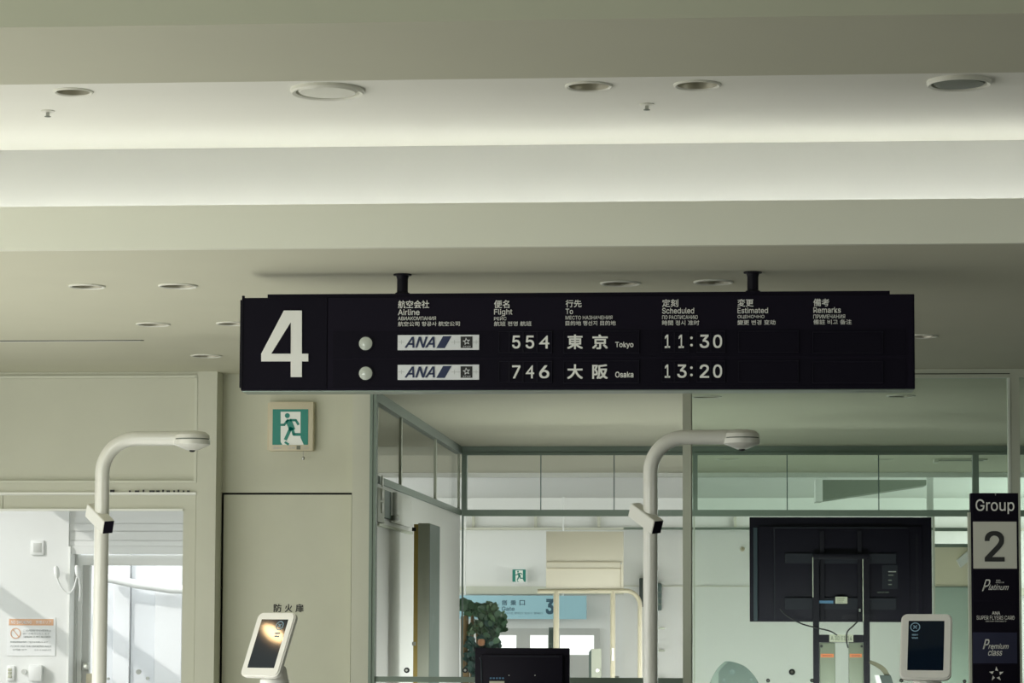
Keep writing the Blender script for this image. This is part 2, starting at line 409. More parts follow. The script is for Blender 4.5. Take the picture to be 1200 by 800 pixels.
for i, (a, b) in enumerate(((129, 134), (151, 153), (158, 163), (167, 169), (175, 181), (183, 187), (190, 192), (195, 199), (203, 205), (208, 210), (214, 216), (219, 222))):
    pbox(a, 574.4 if i % 3 else 573.6, b, 576.4, YA - 0.012, YA - 0.006).build('brush_remnant', INK, wf, smooth=False)

# ------------------------------------------------------------------ fire door wall
XD0, XD1 = xpx(261, YW, 690), xpx(411, YW, 690)
ZD = zpx(577, YW, 330)
XCE = xpx(431, YA, 620)
fw = empty('wall_middle', (XD0, YW, 0)); struct(fw)
g = 0.012
B().box((XCOLR, YW, 0), (XD0 - g, YW + 0.1, ZL)).build('wall_strip', PAINT_W, fw, smooth=False)
B().box((XD0 - g, YW, ZD), (XD1 + 0.06, YW + 0.1, ZL)).build('wall_above_door', PAINT_W, fw, smooth=False)
B().box((XD0 - g, YW + 0.03, 0), (XD1 + 0.06, YW + 0.1, ZD)).build('gap_backing', GAP, fw, smooth=False)
XD2 = xpx(411, YA + 0.04, 690)
B().box((XD2, YA + 0.06, 0), (XCE, YW + 0.1, ZL)).build('column', PAINT, fw, smooth=False)
d1 = empty('door_1', (XD0, YW, 0)); struct(d1)
B().box((XD0, YW + 0.002, 0.01), (XD1, YW + 0.028, ZD - g)).build('door_leaf', PAINT_W, d1, smooth=False)
for ch, a, b in (('防', 320.6, 330), ('火', 333.8, 342.5), ('扉', 346.2, 355.6)):
    label_px(ch, a, 707.5, b, 717, YW, INK, d1, bold=0.012)
B().box((XD1 - 0.12, YW - 0.01, 1.0), (XD1 - 0.06, YW + 0.005, 1.12)).build('handle_plate', STEEL, d1)

# ------------------------------------------------------------------ glazed partition, front
w1 = empty('window_1', (XCE, YA, 0)); struct(w1)
XG0, XG1 = xpx(432.5, YA, 620), xpx(440, YA, 620)
XP0, XP1 = xpx(800, YA, 620), xpx(810, YA, 620)
XQ0, XQ1 = xpx(1184, YA, 500), xpx(1195, YA, 500)
ZH = zpx(442.5, YA, 1120); ZBOT = zpx(793.5, YA, 620)
B().box((XG0, YA, 0), (XG1, YA + 0.08, ZL)).box((XG0 + 0.012, YA - 0.008, 0), (XG0 + 0.018, YA, ZL)).build('frame_post', ALU, w1, smooth=False)
B().box((XP0, YA, 0), (XP1, YA + 0.08, ZL)).box((XP1, YA + 0.02, 0), (XP1 + 0.006, YA + 0.05, ZL)).build('frame_post', ALU_L, w1, smooth=False)
B().box((XQ0, YA, 0), (XQ1, YA + 0.08, ZL)).build('frame_post', ALU_L, w1, smooth=False)
B().box((XQ0 - 0.012, YA - 0.004, 0), (XQ0, YA + 0.06, ZH)).build('glazing_bead', mat('bright_bead', (0.75, 0.80, 0.72), 0.3, 0.3), w1, smooth=False)
B().box((XG1, YA, ZH), (XP0, YA + 0.08, ZL)).build('frame_header', ALU_L, w1, smooth=False)
B().box((XP1, YA, ZH), (XQ0, YA + 0.08, ZL)).build('frame_header', ALU_L, w1, smooth=False)
B().box((XP1, YA - 0.006, ZH + 0.020), (XQ0, YA, ZH + 0.024)).build('header_groove', GAP, w1, smooth=False)
B().box((XQ1, YA, ZH), (XR, YA + 0.08, ZL)).build('frame_header', ALU_L, w1, smooth=False)
B().box((XG1, YA + 0.02, ZBOT - 0.03), (XP0, YA + 0.06, ZBOT)).build('frame_rail', ALU, w1, smooth=False)
B().box((XG1, YA + 0.035, 0.0), (XP0, YA + 0.045, ZBOT - 0.03)).build('pane', GLASS, w1, smooth=False)
B().box((XG1, YA + 0.035, ZBOT), (XP0, YA + 0.045, ZH)).build('pane', GLASS, w1, smooth=False)
B().box((XP1 + 0.006, YA + 0.035, 0.0), (XQ0, YA + 0.045, ZH)).build('pane', GLASS_R, w1, smooth=False)
B().box((XQ1, YA + 0.035, 0.0), (XR, YA + 0.045, ZH)).build('pane', GLASS_R, w1, smooth=False)
for fx, fy, r, mm in ((477, 785, 3.2, RUBBER), (545.5, 785, 3.2, RUBBER), (928, 787, 3.6, COUNTER), (900, 797, 2.2, COUNTER), (951.5, 797, 2.2, COUNTER), (1056, 797, 2.2, COUNTER), (1130, 798, 2.0, COUNTER)):
    p = P(fx, fy, YA + 0.035); rr = r * YA / F
    f = B().cyl((p.x, YA + 0.012, p.z), (p.x, YA + 0.034, p.z), rr, seg=20).build('glass_fitting', mm, w1)
    B().cyl((p.x, YA + 0.008, p.z), (p.x, YA + 0.012, p.z), rr * 0.45, seg=12).build('screw_cap', STEEL, f)

# ------------------------------------------------------------------ side wall of the glazed room
YG2 = YW + 0.11
w2 = empty('window_2', (XS, YG2, 0)); struct(w2)
ZT0, ZT1 = P(541, 603.5, YBK).z, P(541, 597, YBK).z        # transom rail
T = 0.05
def sidebox(y0, y1, z0, z1, t=T, dx=0.0): return B().box((XS - t + dx, y0, z0), (XS + dx, y1, z1))
sidebox(YG2, YBK, ZT0, ZT1).build('frame_rail', ALU, w2, smooth=False)
sidebox(YG2, YBK, ZL - 0.065, ZL).build('frame_rail', ALU, w2, smooth=False)
def y_on_side(px, py=560):
    d = ray(px, py); return (XS / d.x) * d.y
ys = [YG2] + [y_on_side(px) for px in (472.5, 513)] + [YBK - 0.05]
for y in ys[1:]:
    sidebox(y - 0.025, y + 0.025, ZT1, ZL - 0.065, 0.018, -0.01).build('mullion', ALU_L, w2, smooth=False)
for a, b in zip(ys, ys[1:]):
    sidebox(a + 0.03, b - 0.03, ZT1, ZL - 0.065, 0.01, -0.02).build('pane', GLASS, w2, smooth=False)
# white boards under the transom and the panelled wall seen beyond it
struct(B().box((XS - 0.06, YG2, 0), (XS - 0.012, YBK, ZT0)).build('wall_side', WHITE, smooth=False))
ws = struct(empty('wall_beyond', (XS - 0.70, YA + 0.3, 0)))
yy = YG2; k = 0
while yy < YBK:
    y2 = min(yy + 0.62, YBK)
    B().box((XS - 0.74, yy + 0.006, 0), (XS - 0.70 + (k % 2) * 0.004, y2 - 0.006, ZL)).build('panel', PAINT, ws, smooth=False)
    yy = y2; k += 1
B().box((XS - 0.78, YG2, 0), (XS - 0.745, YBK, ZL)).build('backing', PAINT_W, ws, smooth=False)

# ------------------------------------------------------------------ back partition of the glazed room
w3 = empty('window_3', (XS, YBK, 0)); struct(w3)
XB1 = P(1146.5, 560, YBK).x; XBR = XR
for z0, z1 in ((ZL - 0.055, ZL), (ZT0 - 0.005, ZT1)):
    B().box((XS, YBK, z0), (XBR, YBK + 0.08, z1)).build('frame_rail', ALU, w3, smooth=False)
B().box((XS, YBK - 0.02, ZL - 0.075), (XBR, YBK, ZL - 0.055)).build('rail_lip', ALU, w3, smooth=False)
B().box((XS, YBK - 0.01, ZT1), (xpx(547, YBK, 560), YBK + 0.08, ZL - 0.055)).build('mullion', ALU, w3, smooth=False)
for a, b in ((812, 817.5), (1140, 1147)):
    B().box((xpx(a, YBK, 560), YBK - 0.01, 0 if a > 1000 else ZT1), (xpx(b, YBK, 560), YBK + 0.08, ZL - 0.055)).build('mullion', ALU, w3, smooth=False)
js = [xpx(v, YBK, 560) for v in (547, 633.5, 719.5, 803, 922.5, 1030, 1140)] + [XBR]
for i, (a, b) in enumerate(zip(js, js[1:])):
    gm = GLASS if i < 3 else GLASS_R
    B().box((a + 0.004, YBK + 0.03, ZT1), (b - 0.004, YBK + 0.04, ZL - 0.055)).build('pane', gm, w3, smooth=False)
for a in js[1:3] + js[4:6]:
    B().box((a - 0.004, YBK + 0.028, ZT1), (a + 0.004, YBK + 0.042, ZL - 0.055)).build('glass_joint', TEAL, w3, smooth=False)
js = [XS, xpx(540.5, YBK, 700) + 0.006, xpx(813.5, YBK, 700), xpx(1095, YBK, 660)] + [xpx(1137, YBK, 700), XBR]
for i, (a, b) in enumerate(zip(js[1:], js[2:])):
    B().box((a + 0.004, YBK + 0.03, 0), (b - 0.004, YBK + 0.04, ZT0 - 0.005)).build('pane', GLASS, w3, smooth=False)
    B().box((a - 0.006, YBK + 0.02, 0), (a + 0.006, YBK + 0.05, ZT0 - 0.005)).build('glass_edge', LEAFDK if i == 0 else ALU_L, w3, smooth=False)

# ------------------------------------------------------------------ far concourse
ZF = 3.35
struct(B().box((XL - 1, YFC, ZF), (XR, YFAR, ZF + 0.02)).build('ceiling', WHITE, smooth=False))
struct(B().box((XL - 1, YFC, ZL - 0.045), (XR, YFC + 0.10, ZF)).build('trim_7', WHITE, smooth=False))
wfar = struct(empty('wall_far', (0, YFAR, 0)))
B().box((XL - 1, YFAR, 0), (XR, YFAR + 0.2, ZF)).build('wall_panel', WHITE, wfar, smooth=False)
B().box((XL - 1, YFAR - 0.25, P(600, 621, YFAR).z), (XR, YFAR, P(600, 618.5, YFAR).z)).build('ledge', PAINT, wfar, smooth=False)
B().box((XL - 1, YFAR - 0.12, P(600, 696, YFAR).z), (XR, YFAR, P(600, 687, YFAR).z)).build('ledge', PAINT, wfar, smooth=False)
for a in (553, 626, 700, 860):
    pbox(a, 604, a + 3, 618, YFAR - 0.1, YFAR).build('rib', PAINT, wfar, smooth=False)
struct(B().box((-6.9, YBK + 0.1, 0), (-6.75, YFAR, 3.8)).box((-8.2, YFAR - 0.1, 0), (-6.75, YFAR, 3.9)).build('wall_far_left', WHITE, smooth=False))
struct(B().box((-6.9, YBK + 0.02, 0), (XS - 0.72, YBK + 0.1, 3.8)).build('wall_far_front', WHITE, smooth=False))
struct(B().box((-7.1, YBK + 0.02, 3.8), (XS - 0.7, YFAR + 0.2, 3.9)).build('trim_8', WHITE, smooth=False))
# far doors with daylight in them
for i, (a, b, y1) in enumerate(((583, 605, 762), (621, 642, 762), (656, 696, 767))):
    d = struct(empty('door_%d' % (i + 3), P((a + b) / 2, 790, YFAR - 0.05)))
    y0 = 744
    f = B()
    for r in ((a - 9, 736, b + 7, y0), (a - 9, y0, a, 800), (b, y0, b + 7, 800), (a, y1, b, 800)):
        pbox(*r, YFAR - 0.08, YFAR, bb=f)
    f.build('door_frame', XGREY, d, smooth=False)
    pbox(a, y0, b, y1, YFAR - 0.03, YFAR - 0.01).build('pane', FARWIN, d, smooth=False)

# the white riser and dark wedge duct high in the far hall
YD = 30.0
du = tag(empty('ceiling_duct', P(960, 570, YD)), 'dark tapering duct with white end plate beyond the right transom glass', 'duct')
a, b, c, d_ = P(964, 562, YD), P(1086, 562, YD), P(1086, 568, YD), P(964, 586, YD)
B().poly([a, b, c, d_], (0, 0.5, 0)).build('duct_body', mat('duct_grey', (0.24, 0.27, 0.22), 0.6), du, smooth=False)
pbox(956, 561, 964, 587, YD - 0.02, YD + 0.5).build('end_plate', WHITE, du, smooth=False)
YR = 26.5
a, b = P(1086, 556, YR), P(1093.5, 556, YR)
r_ = B().box((a.x, YR, 0), (b.x, YR + 0.06, a.z)).build('downpipe', WHITE, smooth=False)
r_.name = 'white_post'; tag(r_, 'slim white post behind the right edge of the television', 'post')

# far signs
def exit_man(Y, x0, y0, x1, y1, parent, gm, wm):
    """running man drawn in a unit square mapped to the pixel box"""
    def q(u, v): return P(x0 + (x1 - x0) * u, y0 + (y1 - y0) * v, Y)
    def pl(name, pts, m, dy):
        o = B().poly([Vector((p.x, Y - dy, p.z)) for p in (q(*t) for t in pts)], (0, 0.0015, 0)).build(name, m, parent, smooth=False); return o
    pl('doorway_symbol', [(0.23, 0.07), (0.79, 0.07), (0.79, 0.80), (0.88, 1.0), (0.28, 1.0), (0.23, 0.92)], wm, 0.003)
    hd = q(0.42, 0.18); rr = (q(0.49, 0.18) - hd).length
    parts = B().cyl((hd.x, Y - 0.0055, hd.z), (hd.x, Y - 0.0035, hd.z), rr, seg=16)
    def limb(pts, w):
        for (a, b) in zip(pts, pts[1:]):
            dx, dy = b[0] - a[0], b[1] - a[1]; L = math.hypot(dx, dy); nx, ny = -dy / L * w, dx / L * w
            ex, ey = dx / L * w * .4, dy / L * w * .4
            pp = [q(a[0] + nx - ex, a[1] + ny - ey), q(b[0] + nx + ex, b[1] + ny + ey), q(b[0] - nx + ex, b[1] - ny + ey), q(a[0] - nx - ex, a[1] - ny - ey)]
            parts.poly([Vector((p.x, Y - 0.0055, p.z)) for p in pp], (0, 0.002, 0))
    limb([(0.46, 0.33), (0.55, 0.56)], 0.085)
    limb([(0.44, 0.30), (0.33, 0.44), (0.23, 0.44)], 0.032)
    limb([(0.50, 0.31), (0.66, 0.31), (0.73, 0.43)], 0.032)
    limb([(0.52, 0.52), (0.37, 0.85)], 0.045)
    limb([(0.56, 0.55), (0.60, 0.71), (0.84, 0.71)], 0.04)
    limb([(0.36, 0.93), (0.45, 0.99)], 0.03)
    parts.build('running_figure', gm, parent, smooth=False)
ef = tag(empty('exit_sign', P(608, 682, YFAR - 0.2)), 'small distant green exit sign high on the far wall above the blue gate sign', 'sign')
pbox(600, 666, 617, 683, YFAR - 0.2, YFAR - 0.13).build('housing', WHITE, ef, smooth=False)
pbox(600.5, 667, 616, 681.5, YFAR - 0.205, YFAR - 0.2).build('green_panel', GREEN, ef, smooth=False)
exit_man(YFAR - 0.205, 600.5, 667, 616, 681.5, ef, GREEN, SIGNW)

YG = YFAR - 0.4
gs = tag(empty('gate_sign', P(610, 725, YG)), 'pale blue overhead gate sign with a dark number 3 seen far through the glass', 'sign')
pbox(520, 697.5, 687, 725, YG, YG + 0.12).build('sign_panel', SKYB, gs, smooth=False)
for px in (545, 660):
    q = P(px, 700, YG + 0.06); B().cyl((q.x, YG + 0.06, q.z - 0.05), (q.x, YG + 0.06, ZF), 0.012, seg=8).build('hanger_rod', WHITE, gs)
for ch, a, b in (('搭', 588.2, 594.6), ('乗', 598.2, 605), ('口', 608.8, 615.2)):
    label_px(ch, a, 703, b, 709, YG, SKYB2, gs, bold=0.02)
label_px('Gate', 588, 710.6, 603, 715.5, YG, SKYB2, gs, bold=0.01)
label_px('ВЫХОД 登机口 탑승구 登機口', 588, 717, 636, 719.5, YG, SKYB2, gs)
label_px('3', 639.5, 701.5, 649, 719.5, YG, SKYB2, gs, bold=0.03)

# ------------------------------------------------------------------ outdoor passage seen through the door bay
YX = 17.5
xw = struct(empty('wall_outdoor', (-5, YX, 0)))
XE = xpx(79.5, YX, 700)
B().box((-9, YX, 0), (XE, YX + 0.12, 2.5)).build('wall_panel', XWHITE, xw, smooth=False)
B().box((XE, YX - 0.01, 0), (xpx(82, YX, 700), YX + 0.14, P(82, 640, YX).z)).build('corner_trim', mat('outdoor_bright_trim', (0.82, 0.83, 0.80), 0.5), xw, smooth=False)
XV = XS - 0.9                                 # right end of the passage
zh0, zh1 = P(150, 649, YX).z, P(150, 640, YX).z
B().box((XE, YX + 0.01, zh0), (XV, YX + 0.12, zh1)).build('head_panel', XWHITE, xw, smooth=False)
lines = [640, 633, 622, 613, 590]
for a, b in zip(lines, lines[1:]):
    B().box((XE, YX + 0.02 + (a % 2) * 0.004, P(150, a, YX).z + 0.0012), (XV, YX + 0.12, P(150, b, YX).z - 0.0012)).build('board', XWHITE, xw, smooth=False)
B().box((XE, YX + 0.06, P(150, 640, YX).z), (XV, YX + 0.12, 2.5)).build('backing', XWHITE, xw, smooth=False)
# sliding door frame behind
YJ = 17.62
jf = struct(empty('door_2', (XE, YJ, 0)))
B().box((xpx(82, YJ, 700), YJ, 0), (xpx(90, YJ, 700), YJ + 0.1, P(90, 649, YJ).z)).build('door_frame', XGREY, jf, smooth=False)
B().box((xpx(90, YJ, 700), YJ + 0.03, 0), (xpx(95, YJ, 700), YJ + 0.1, P(90, 660, YJ).z)).build('door_frame', mat('outdoor_bright_trim', (0.82, 0.83, 0.80), 0.5), jf, smooth=False)
B().box((xpx(95, YJ, 700), YJ + 0.05, 0), (xpx(103, YJ, 700), YJ + 0.1, P(90, 662, YJ).z)).build('door_frame', XGREY, jf, smooth=False)
B().box((xpx(90, YJ, 655), YJ + 0.02, P(150, 662, YJ).z), (XV, YJ + 0.14, P(150, 650, YJ).z)).build('door_rail', mat('outdoor_bright_trim', (0.82, 0.83, 0.80), 0.5), jf, smooth=False)
p = P(99, 780, YJ)
B().box((p.x - 0.01, YJ - 0.02, p.z - 0.03), (p.x + 0.03, YJ + 0.05, p.z + 0.02), 0.006).build('lock_case', STEEL, jf)
B().box((p.x + 0.02, YJ - 0.04, p.z - 0.12), (p.x + 0.07, YJ + 0.03, p.z - 0.05), 0.008).build('door_handle', SIGNH, jf)
# metal panels at the back of the passage
YM = 19.0
mp = struct(empty('wall_passage', (-4, YM, 0)))
xs_ = [60, 100, 118, 133, 153, 182, 214, 240, 262, 285, 300]
for i, (a, b) in enumerate(zip(xs_, xs_[1:])):
    B().box((xpx(a, YM, 720) + 0.002, YM - (0.022 if i % 2 else 0.0), 0), (xpx(b, YM, 720) - 0.002, YM + 0.05, 3.3), 0.004).build('metal_panel', mat('ribbed_panel_%d' % (i % 2), ((0.70, 0.72, 0.74), (0.76, 0.77, 0.78))[i % 2], 0.45), mp, smooth=False)
B().box((-6.2, YM + 0.05, 0), (XV, YM + 0.1, 3.3)).build('backing', XWHITE, mp, smooth=False)
struct(B().box((XV, YW + 0.1, 0), (XV + 0.1, YM, ZL)).build('wall_passage_right', XWHITE, smooth=False))
for fx, fy, r in ((162.5, 787, 3.0), (173, 794.5, 2.0), (127, 795, 1.5)):
    p = P(fx, fy, YM - 0.04); rr = r * YM / F
    f = B().cyl((p.x, YM - 0.05, p.z), (p.x, YM - 0.03, p.z), rr, seg=20).build('bolt_head', STEEL, mp)
hr = tag(empty('handrail', P(160, 690, YM - 0.15)), 'pale sloping rail fixed across the ribbed metal panels in the passage', 'rail')
pts = [P(118, 676, YM - 0.12), P(140, 680, YM - 0.12), P(158, 684, YM - 0.12), P(200, 690, YM - 0.12), P(240, 692, YM - 0.12)]
B().tube(pts, 0.032, seg=12).build('rail_tube', XWHITE, hr)
for px, py in ((137, 680), (197, 690)):
    p = P(px, py, YM - 0.12); B().cyl(p, (p.x, YM, p.z), 0.014, seg=10).build('bracket', XGREY, hr)
# canopy and tie beam: they throw the slanting shadows
zr = 2.98
pr = P(62, 600, YX)
XRF = pr.x - (zr - pr.z) / 0.69
rf = struct(empty('canopy', (XRF, 16, zr)))
B().box((XRF, YA + 0.12, zr), (XS - 0.8, 17.62, zr + 0.08)).build('canopy_slab', XWHITE, rf, smooth=False)
q1, q2 = P(0, 685, YX), P(0, 712, YX)
XTB = q1.x - 1.15; zt1 = q1.z + 0.69 * 1.15; hb = (q1.z - q2.z)
B().box((XTB - 0.02, YA + 0.12, zt1 - hb * 0.93), (XTB + 0.04, 22, zt1 - 0.03)).build('tie_beam', XWHITE, rf, smooth=False)

# things on the outdoor wall
def on_wall(x0, y0, x1, y1, t, m, name, parent=None, bev=0.004, Y=YX): return pbox(x0, y0, x1, y1, Y - t, Y, bev).build(name, m, parent)
o = on_wall(36, 633, 51.5, 650, 0.012, XWHITE, 'blank_wall_plate'); tag(o, 'square white blank plate high on the sunlit white wall', 'plate')
on_wall(39, 636, 48.5, 647, 0.014, XGREY, 'plate_inset', o, 0.001)
o = tag(empty('wall_socket', P(12, 790, YX)), 'narrow white socket plate left of the round button on the sunlit wall', 'socket')
on_wall(8, 780, 17, 797.5, 0.012, XWHITE, 'cover_plate', o)
for yy in (784.5, 788.5, 792.5): on_wall(9.2, yy - 1.6, 13.6, yy + 1.6, 0.015, LABELW, 'outlet', o, 0.001)
o = on_wall(33.5, 779.5, 48.5, 798, 0.05, XWHITE, 'switch_box'); tag(o, 'protruding square white box right of the round button on the sunlit wall', 'box')
p = P(28.8, 786.8, YX)
o = B().cyl((p.x, YX - 0.02, p.z), (p.x, YX, p.z), 3.1 * YX / F, seg=24).build('round_button', XGREY); tag(o, 'small grey round button between the socket and the white box', 'button')
no = tag(empty('notice_sheet', P(36, 767, YX)), 'white no smoking notice with an orange heading bar on the sunlit wall', 'notice')
pbox(8, 723, 65, 768, YX - 0.004, YX - 0.001).build('paper', mat('notice_paper', (0.78, 0.79, 0.78), 0.6), no, smooth=False)
pbox(10.5, 725, 62.5, 732.5, YX - 0.006, YX - 0.004).build('heading_bar', NOTORG, no, smooth=False)
label_px('NO SMOKING', 13, 727, 37, 730.5, YX - 0.0065, PLQ, no); label_px('禁煙エリア', 42, 727, 60, 730.5, YX - 0.0065, PLQ, no)
p = P(18.5, 741.8, YX); rr = 6.3 * YX / F
B().lathe((p.x, YX - 0.006, p.z), [(rr, -0.001), (rr, 0.001), (rr * 0.84, 0.001), (rr * 0.84, -0.001), (rr, -0.001)], axis=(0, -1, 0)).build('prohibition_ring', NOTORG, no)
c45 = rr * 0.62
B().poly([(p.x - c45, YX - 0.0065, p.z + c45 + .003), (p.x - c45 + 0.004, YX - 0.0065, p.z + c45 + .006), (p.x + c45 + 0.003, YX - 0.0065, p.z - c45), (p.x + c45, YX - 0.0065, p.z - c45 - .006)], (0, 0.001, 0)).build('prohibition_bar', NOTORG, no, smooth=False)
for x0, y0, x1, y1, s_ in ((27, 737.3, 60, 740, 'この場所での喫煙は'), (27, 741, 58, 743.4, '固くお断りいたします'), (27, 744.8, 59, 747, 'SMOKING IS NOT ALLOWED'), (12, 751, 56, 752.8, '吸烟请到指定场所 ご協力をお願いします'), (12, 756, 60, 758, 'PLEASE USE THE SMOKING AREA'), (15, 760, 31, 761.8, '담배를 삼가'), (40, 760.5, 60, 762.2, '주시기 바랍니다')):
    label_px(s_, x0, y0, x1, y1, YX - 0.005, NOTGREY, no)
# two handsets with a hanging cord
ic = tag(empty('hanging_cable', P(80, 690, YX - 0.05)), 'white cord hanging in a loop between two cable grips by the passage door', 'cable')
for x, y in ((66.5, 670), (91, 669)):
    a, b = P(x - 1, y - 7, YX - 0.05), P(x + 1, y + 7, YX - 0.05)
    B().tube([a, a.lerp(b, 0.2), a.lerp(b, 0.7), b], [0.008, 0.017, 0.019, 0.009], seg=12).build('cable_grip', XWHITE, ic)
def curve_pts(pp, Y, n=8):
    out = []
    for i in range(len(pp) - 1):
        p0, p1, p2, p3 = pp[max(i - 1, 0)], pp[i], pp[i + 1], pp[min(i + 2, len(pp) - 1)]
        for k in range(n):
            t = k / n
            f = lambda a, b, c, d: 0.5 * (2 * b + (c - a) * t + (2 * a - 5 * b + 4 * c - d) * t * t + (3 * b - a - 3 * c + d) * t ** 3)
            out.append(P(f(p0[0], p1[0], p2[0], p3[0]), f(p0[1], p1[1], p2[1], p3[1]), Y))
    out.append(P(*pp[-1], Y)); return out
B().tube(curve_pts([(67, 677), (71, 687), (79, 695), (86, 690), (90, 676)], YX - 0.05), 0.006, seg=8).build('cord', XWHITE, ic)
B().tube(curve_pts([(92, 676), (94, 690), (93, 704)], YX - 0.05), 0.005, seg=8).build('cord', XWHITE, ic)

# ------------------------------------------------------------------ ceiling fixtures
def downlight(x, y, r, z, label, group):
    o = tag(empty('downlight', (x, y, z)), label, 'light', group)
    B().lathe((x, y, z), [(r * RH, 0.004), (r * RH, -0.003), (r * 0.93, -0.007), (r, -0.004), (r, 0.0), (r * RH, 0.004)], seg=40).build('trim_ring', RING, o)
    B().lathe((x, y, z), [(r * RH * 0.99, -0.002), (r * 0.80, 0.03), (r * 0.70, 0.065), (r * 0.58, 0.10), (0, 0.10)], seg=40).build('reflector', CHROME, o)
    B().lathe((x, y, z), [(0, 0.080), (r * 0.24, 0.082), (r * 0.34, 0.088), (r * 0.36, 0.099)], seg=24).build('lamp', RING, o)
    return o
GU, GL = 'recessed downlights of the hall ceiling', 'recessed downlights of the lower ceiling'
for (x, y, r), l in zip(FU, ('recessed downlight at the far left of the upper ceiling above the small sprinkler', 'recessed downlight in the upper ceiling left of the middle sprinkler', 'recessed downlight in the upper ceiling right of the middle sprinkler')):
    downlight(x, y, r, ZU, l, GU)
LL = ('leftmost recessed downlight of the front row in the lower ceiling', 'recessed downlight of the front row nearest left of the black board',
      'recessed downlight in the second row left of the black board', 'recessed downlight partly hidden behind the upper left edge of the board',
      'rearmost left recessed downlight above the white door column', 'recessed downlight just above the board, left one of the pair by the right hanger',
      'recessed downlight just above the board, close to the right hanger', 'recessed downlight peeping out beyond the right end of the board',
      'recessed downlight in the glazed room beside the middle post below the board', 'recessed downlight in the glazed room below the right end of the board')
for (x, y, r), l in zip(FL, LL): downlight(x, y, r, ZL, l, GL)
for (x, y, r), l in zip(FF, ('small downlight seen through the transom glass above the right arched post head', 'small downlight seen through the transom glass above the television')):
    downlight(x, y, r, ZL, l, 'downlights of the far concourse')

def round_unit(px, py, w, label, mm, name, cat):
    p = PZ(px, py, ZU); r = (PZ(px + w / 2, py, ZU).x - PZ(px - w / 2, py, ZU).x) / 2
    o = tag(empty(name, p), label, cat)
    B().lathe((p.x, p.y, ZU), [(r * 0.86, 0.0), (r * 0.86, -0.012), (r * 0.95, -0.016), (r, -0.010), (r, 0)], seg=56).build('rim', RING, o)
    B().lathe((p.x, p.y, ZU), [(0, -0.013), (r * 0.75, -0.012), (r * 0.80, -0.006), (r * 0.80, 0)], seg=56).build('face_plate', mm, o)
    return o
round_unit(384, 105, 87, 'large round white air diffuser in the upper ceiling', RING, 'round_diffuser', 'diffuser')
u = round_unit(1124, 95, 76, 'large round dark grey ceiling speaker at the upper right', GRILLE, 'ceiling_speaker', 'speaker')
for px, py, l in ((56, 130, 'tiny ceiling sprinkler below the far left upper downlight'), (758, 122, 'tiny ceiling sprinkler between the two middle upper downlights')):
    p = PZ(px, py, ZU); o = tag(empty('sprinkler', p), l, 'sprinkler', 'ceiling sprinklers')
    B().lathe((p.x, p.y, ZU), [(0.026, 0), (0.026, -0.003), (0.010, -0.006), (0, -0.006)], seg=24).build('rosette', RING, o)
    B().cyl((p.x, p.y, ZU - 0.02), (p.x, p.y, ZU - 0.005), 0.007, seg=10).build('stem', STEEL, o)
    B().lathe((p.x, p.y, ZU - 0.02), [(0.012, 0), (0.012, -0.0015), (0.004, -0.003), (0, -0.003)], seg=16).build('deflector', GRILLE, o)
# slot diffuser and hatch line in the lower ceiling
a, b = PZ(-60, 400, ZL), PZ(165, 399, ZL)
o = B().box((a.x, b.y - 0.012, ZL - 0.004), (b.x, b.y + 0.010, ZL)).build('slot_diffuser', RING, smooth=False); tag(o, 'long thin slot diffuser line in the lower ceiling at the left', 'diffuser')
B().box((a.x, b.y - 0.03, ZL - 0.002), (b.x + 0.02, b.y - 0.012, ZL)).build('slot', GAP, o, smooth=False)
# linear fitting beyond the transom
a, b = PZ(1094, 538, ZL), PZ(1158, 537, ZL)
o = tag(empty('linear_light', (a.x, a.y, ZL)), 'long thin linear ceiling light seen through the transom at the right', 'light')
B().box((a.x, a.y - 0.08, ZL - 0.012), (b.x, a.y + 0.08, ZL), 0.003).build('housing', RING, o)
B().box((a.x + 0.03, a.y - 0.05, ZL - 0.014), (b.x - 0.03, a.y + 0.05, ZL - 0.010)).build('louvre', GRILLE, o, smooth=False)
B().box((a.x, a.y - 0.085, ZL - 0.03), (a.x + 0.04, a.y + 0.085, ZL), 0.003).build('end_cap', RING, o)

# ------------------------------------------------------------------ flight information board
YBD = PZ(676, 320, ZL).y - 0.075             # face of the board
TB = 0.15
L, Rr = xpx(282.5, YBD, 400), xpx(1072, YBD, 400)
zt, zb = P(676, 346.5, YBD).z, P(676, 456.5, YBD).z
zt2 = P(676, 342.0, YBD).z
bo = tag(empty('flight_board', ((L + Rr) / 2, YBD + TB / 2, zb)), 'long black hanging flight information board with a big white 4', 'board')
B().box((L, YBD + 0.004, zb), (Rr, YBD + TB, zt), 0.003).build('cabinet', BLACK, bo)
B().box((xpx(312, YBD, 400), YBD + 0.02, zt - 0.01), (xpx(1043.5, YBD, 400), YBD + TB - 0.02, zt2)).build('top_cap', BLACK, bo, smooth=False)
B().box((L + 0.004, YBD + 0.01, zb - 0.004), (Rr - 0.004, YBD + TB - 0.005, zb)).build('bottom_plate', mat('board_underside', (0.25, 0.30, 0.26), 0.35, 0.5), bo, smooth=False)
X4 = xpx(384, YBD, 400)
def bpx(x0, y0, x1, y1, t0=0.0, t1=0.004, bb=None): return pbox(x0, y0, x1, y1, YBD - t0, YBD + t1, 0, bb)
B().box((L + 0.003, YBD - 0.002, zb + 0.003), (X4 - 0.003, YBD + 0.004, zt - 0.003)).build('number_panel', BLACK2, bo, smooth=False)
B().box((X4, YBD, zb + 0.006), (Rr - 0.006, YBD + 0.004, zt - 0.003)).build('face_panel', BLACK, bo, smooth=False)
for y0, y1 in ((386.5, 418), (421, 453)):
    r = bpx(390, y0, 1062, y1, 0.003, 0.0).build('row_panel', BLACK2, bo, smooth=False)
FACE = YBD - 0.0035
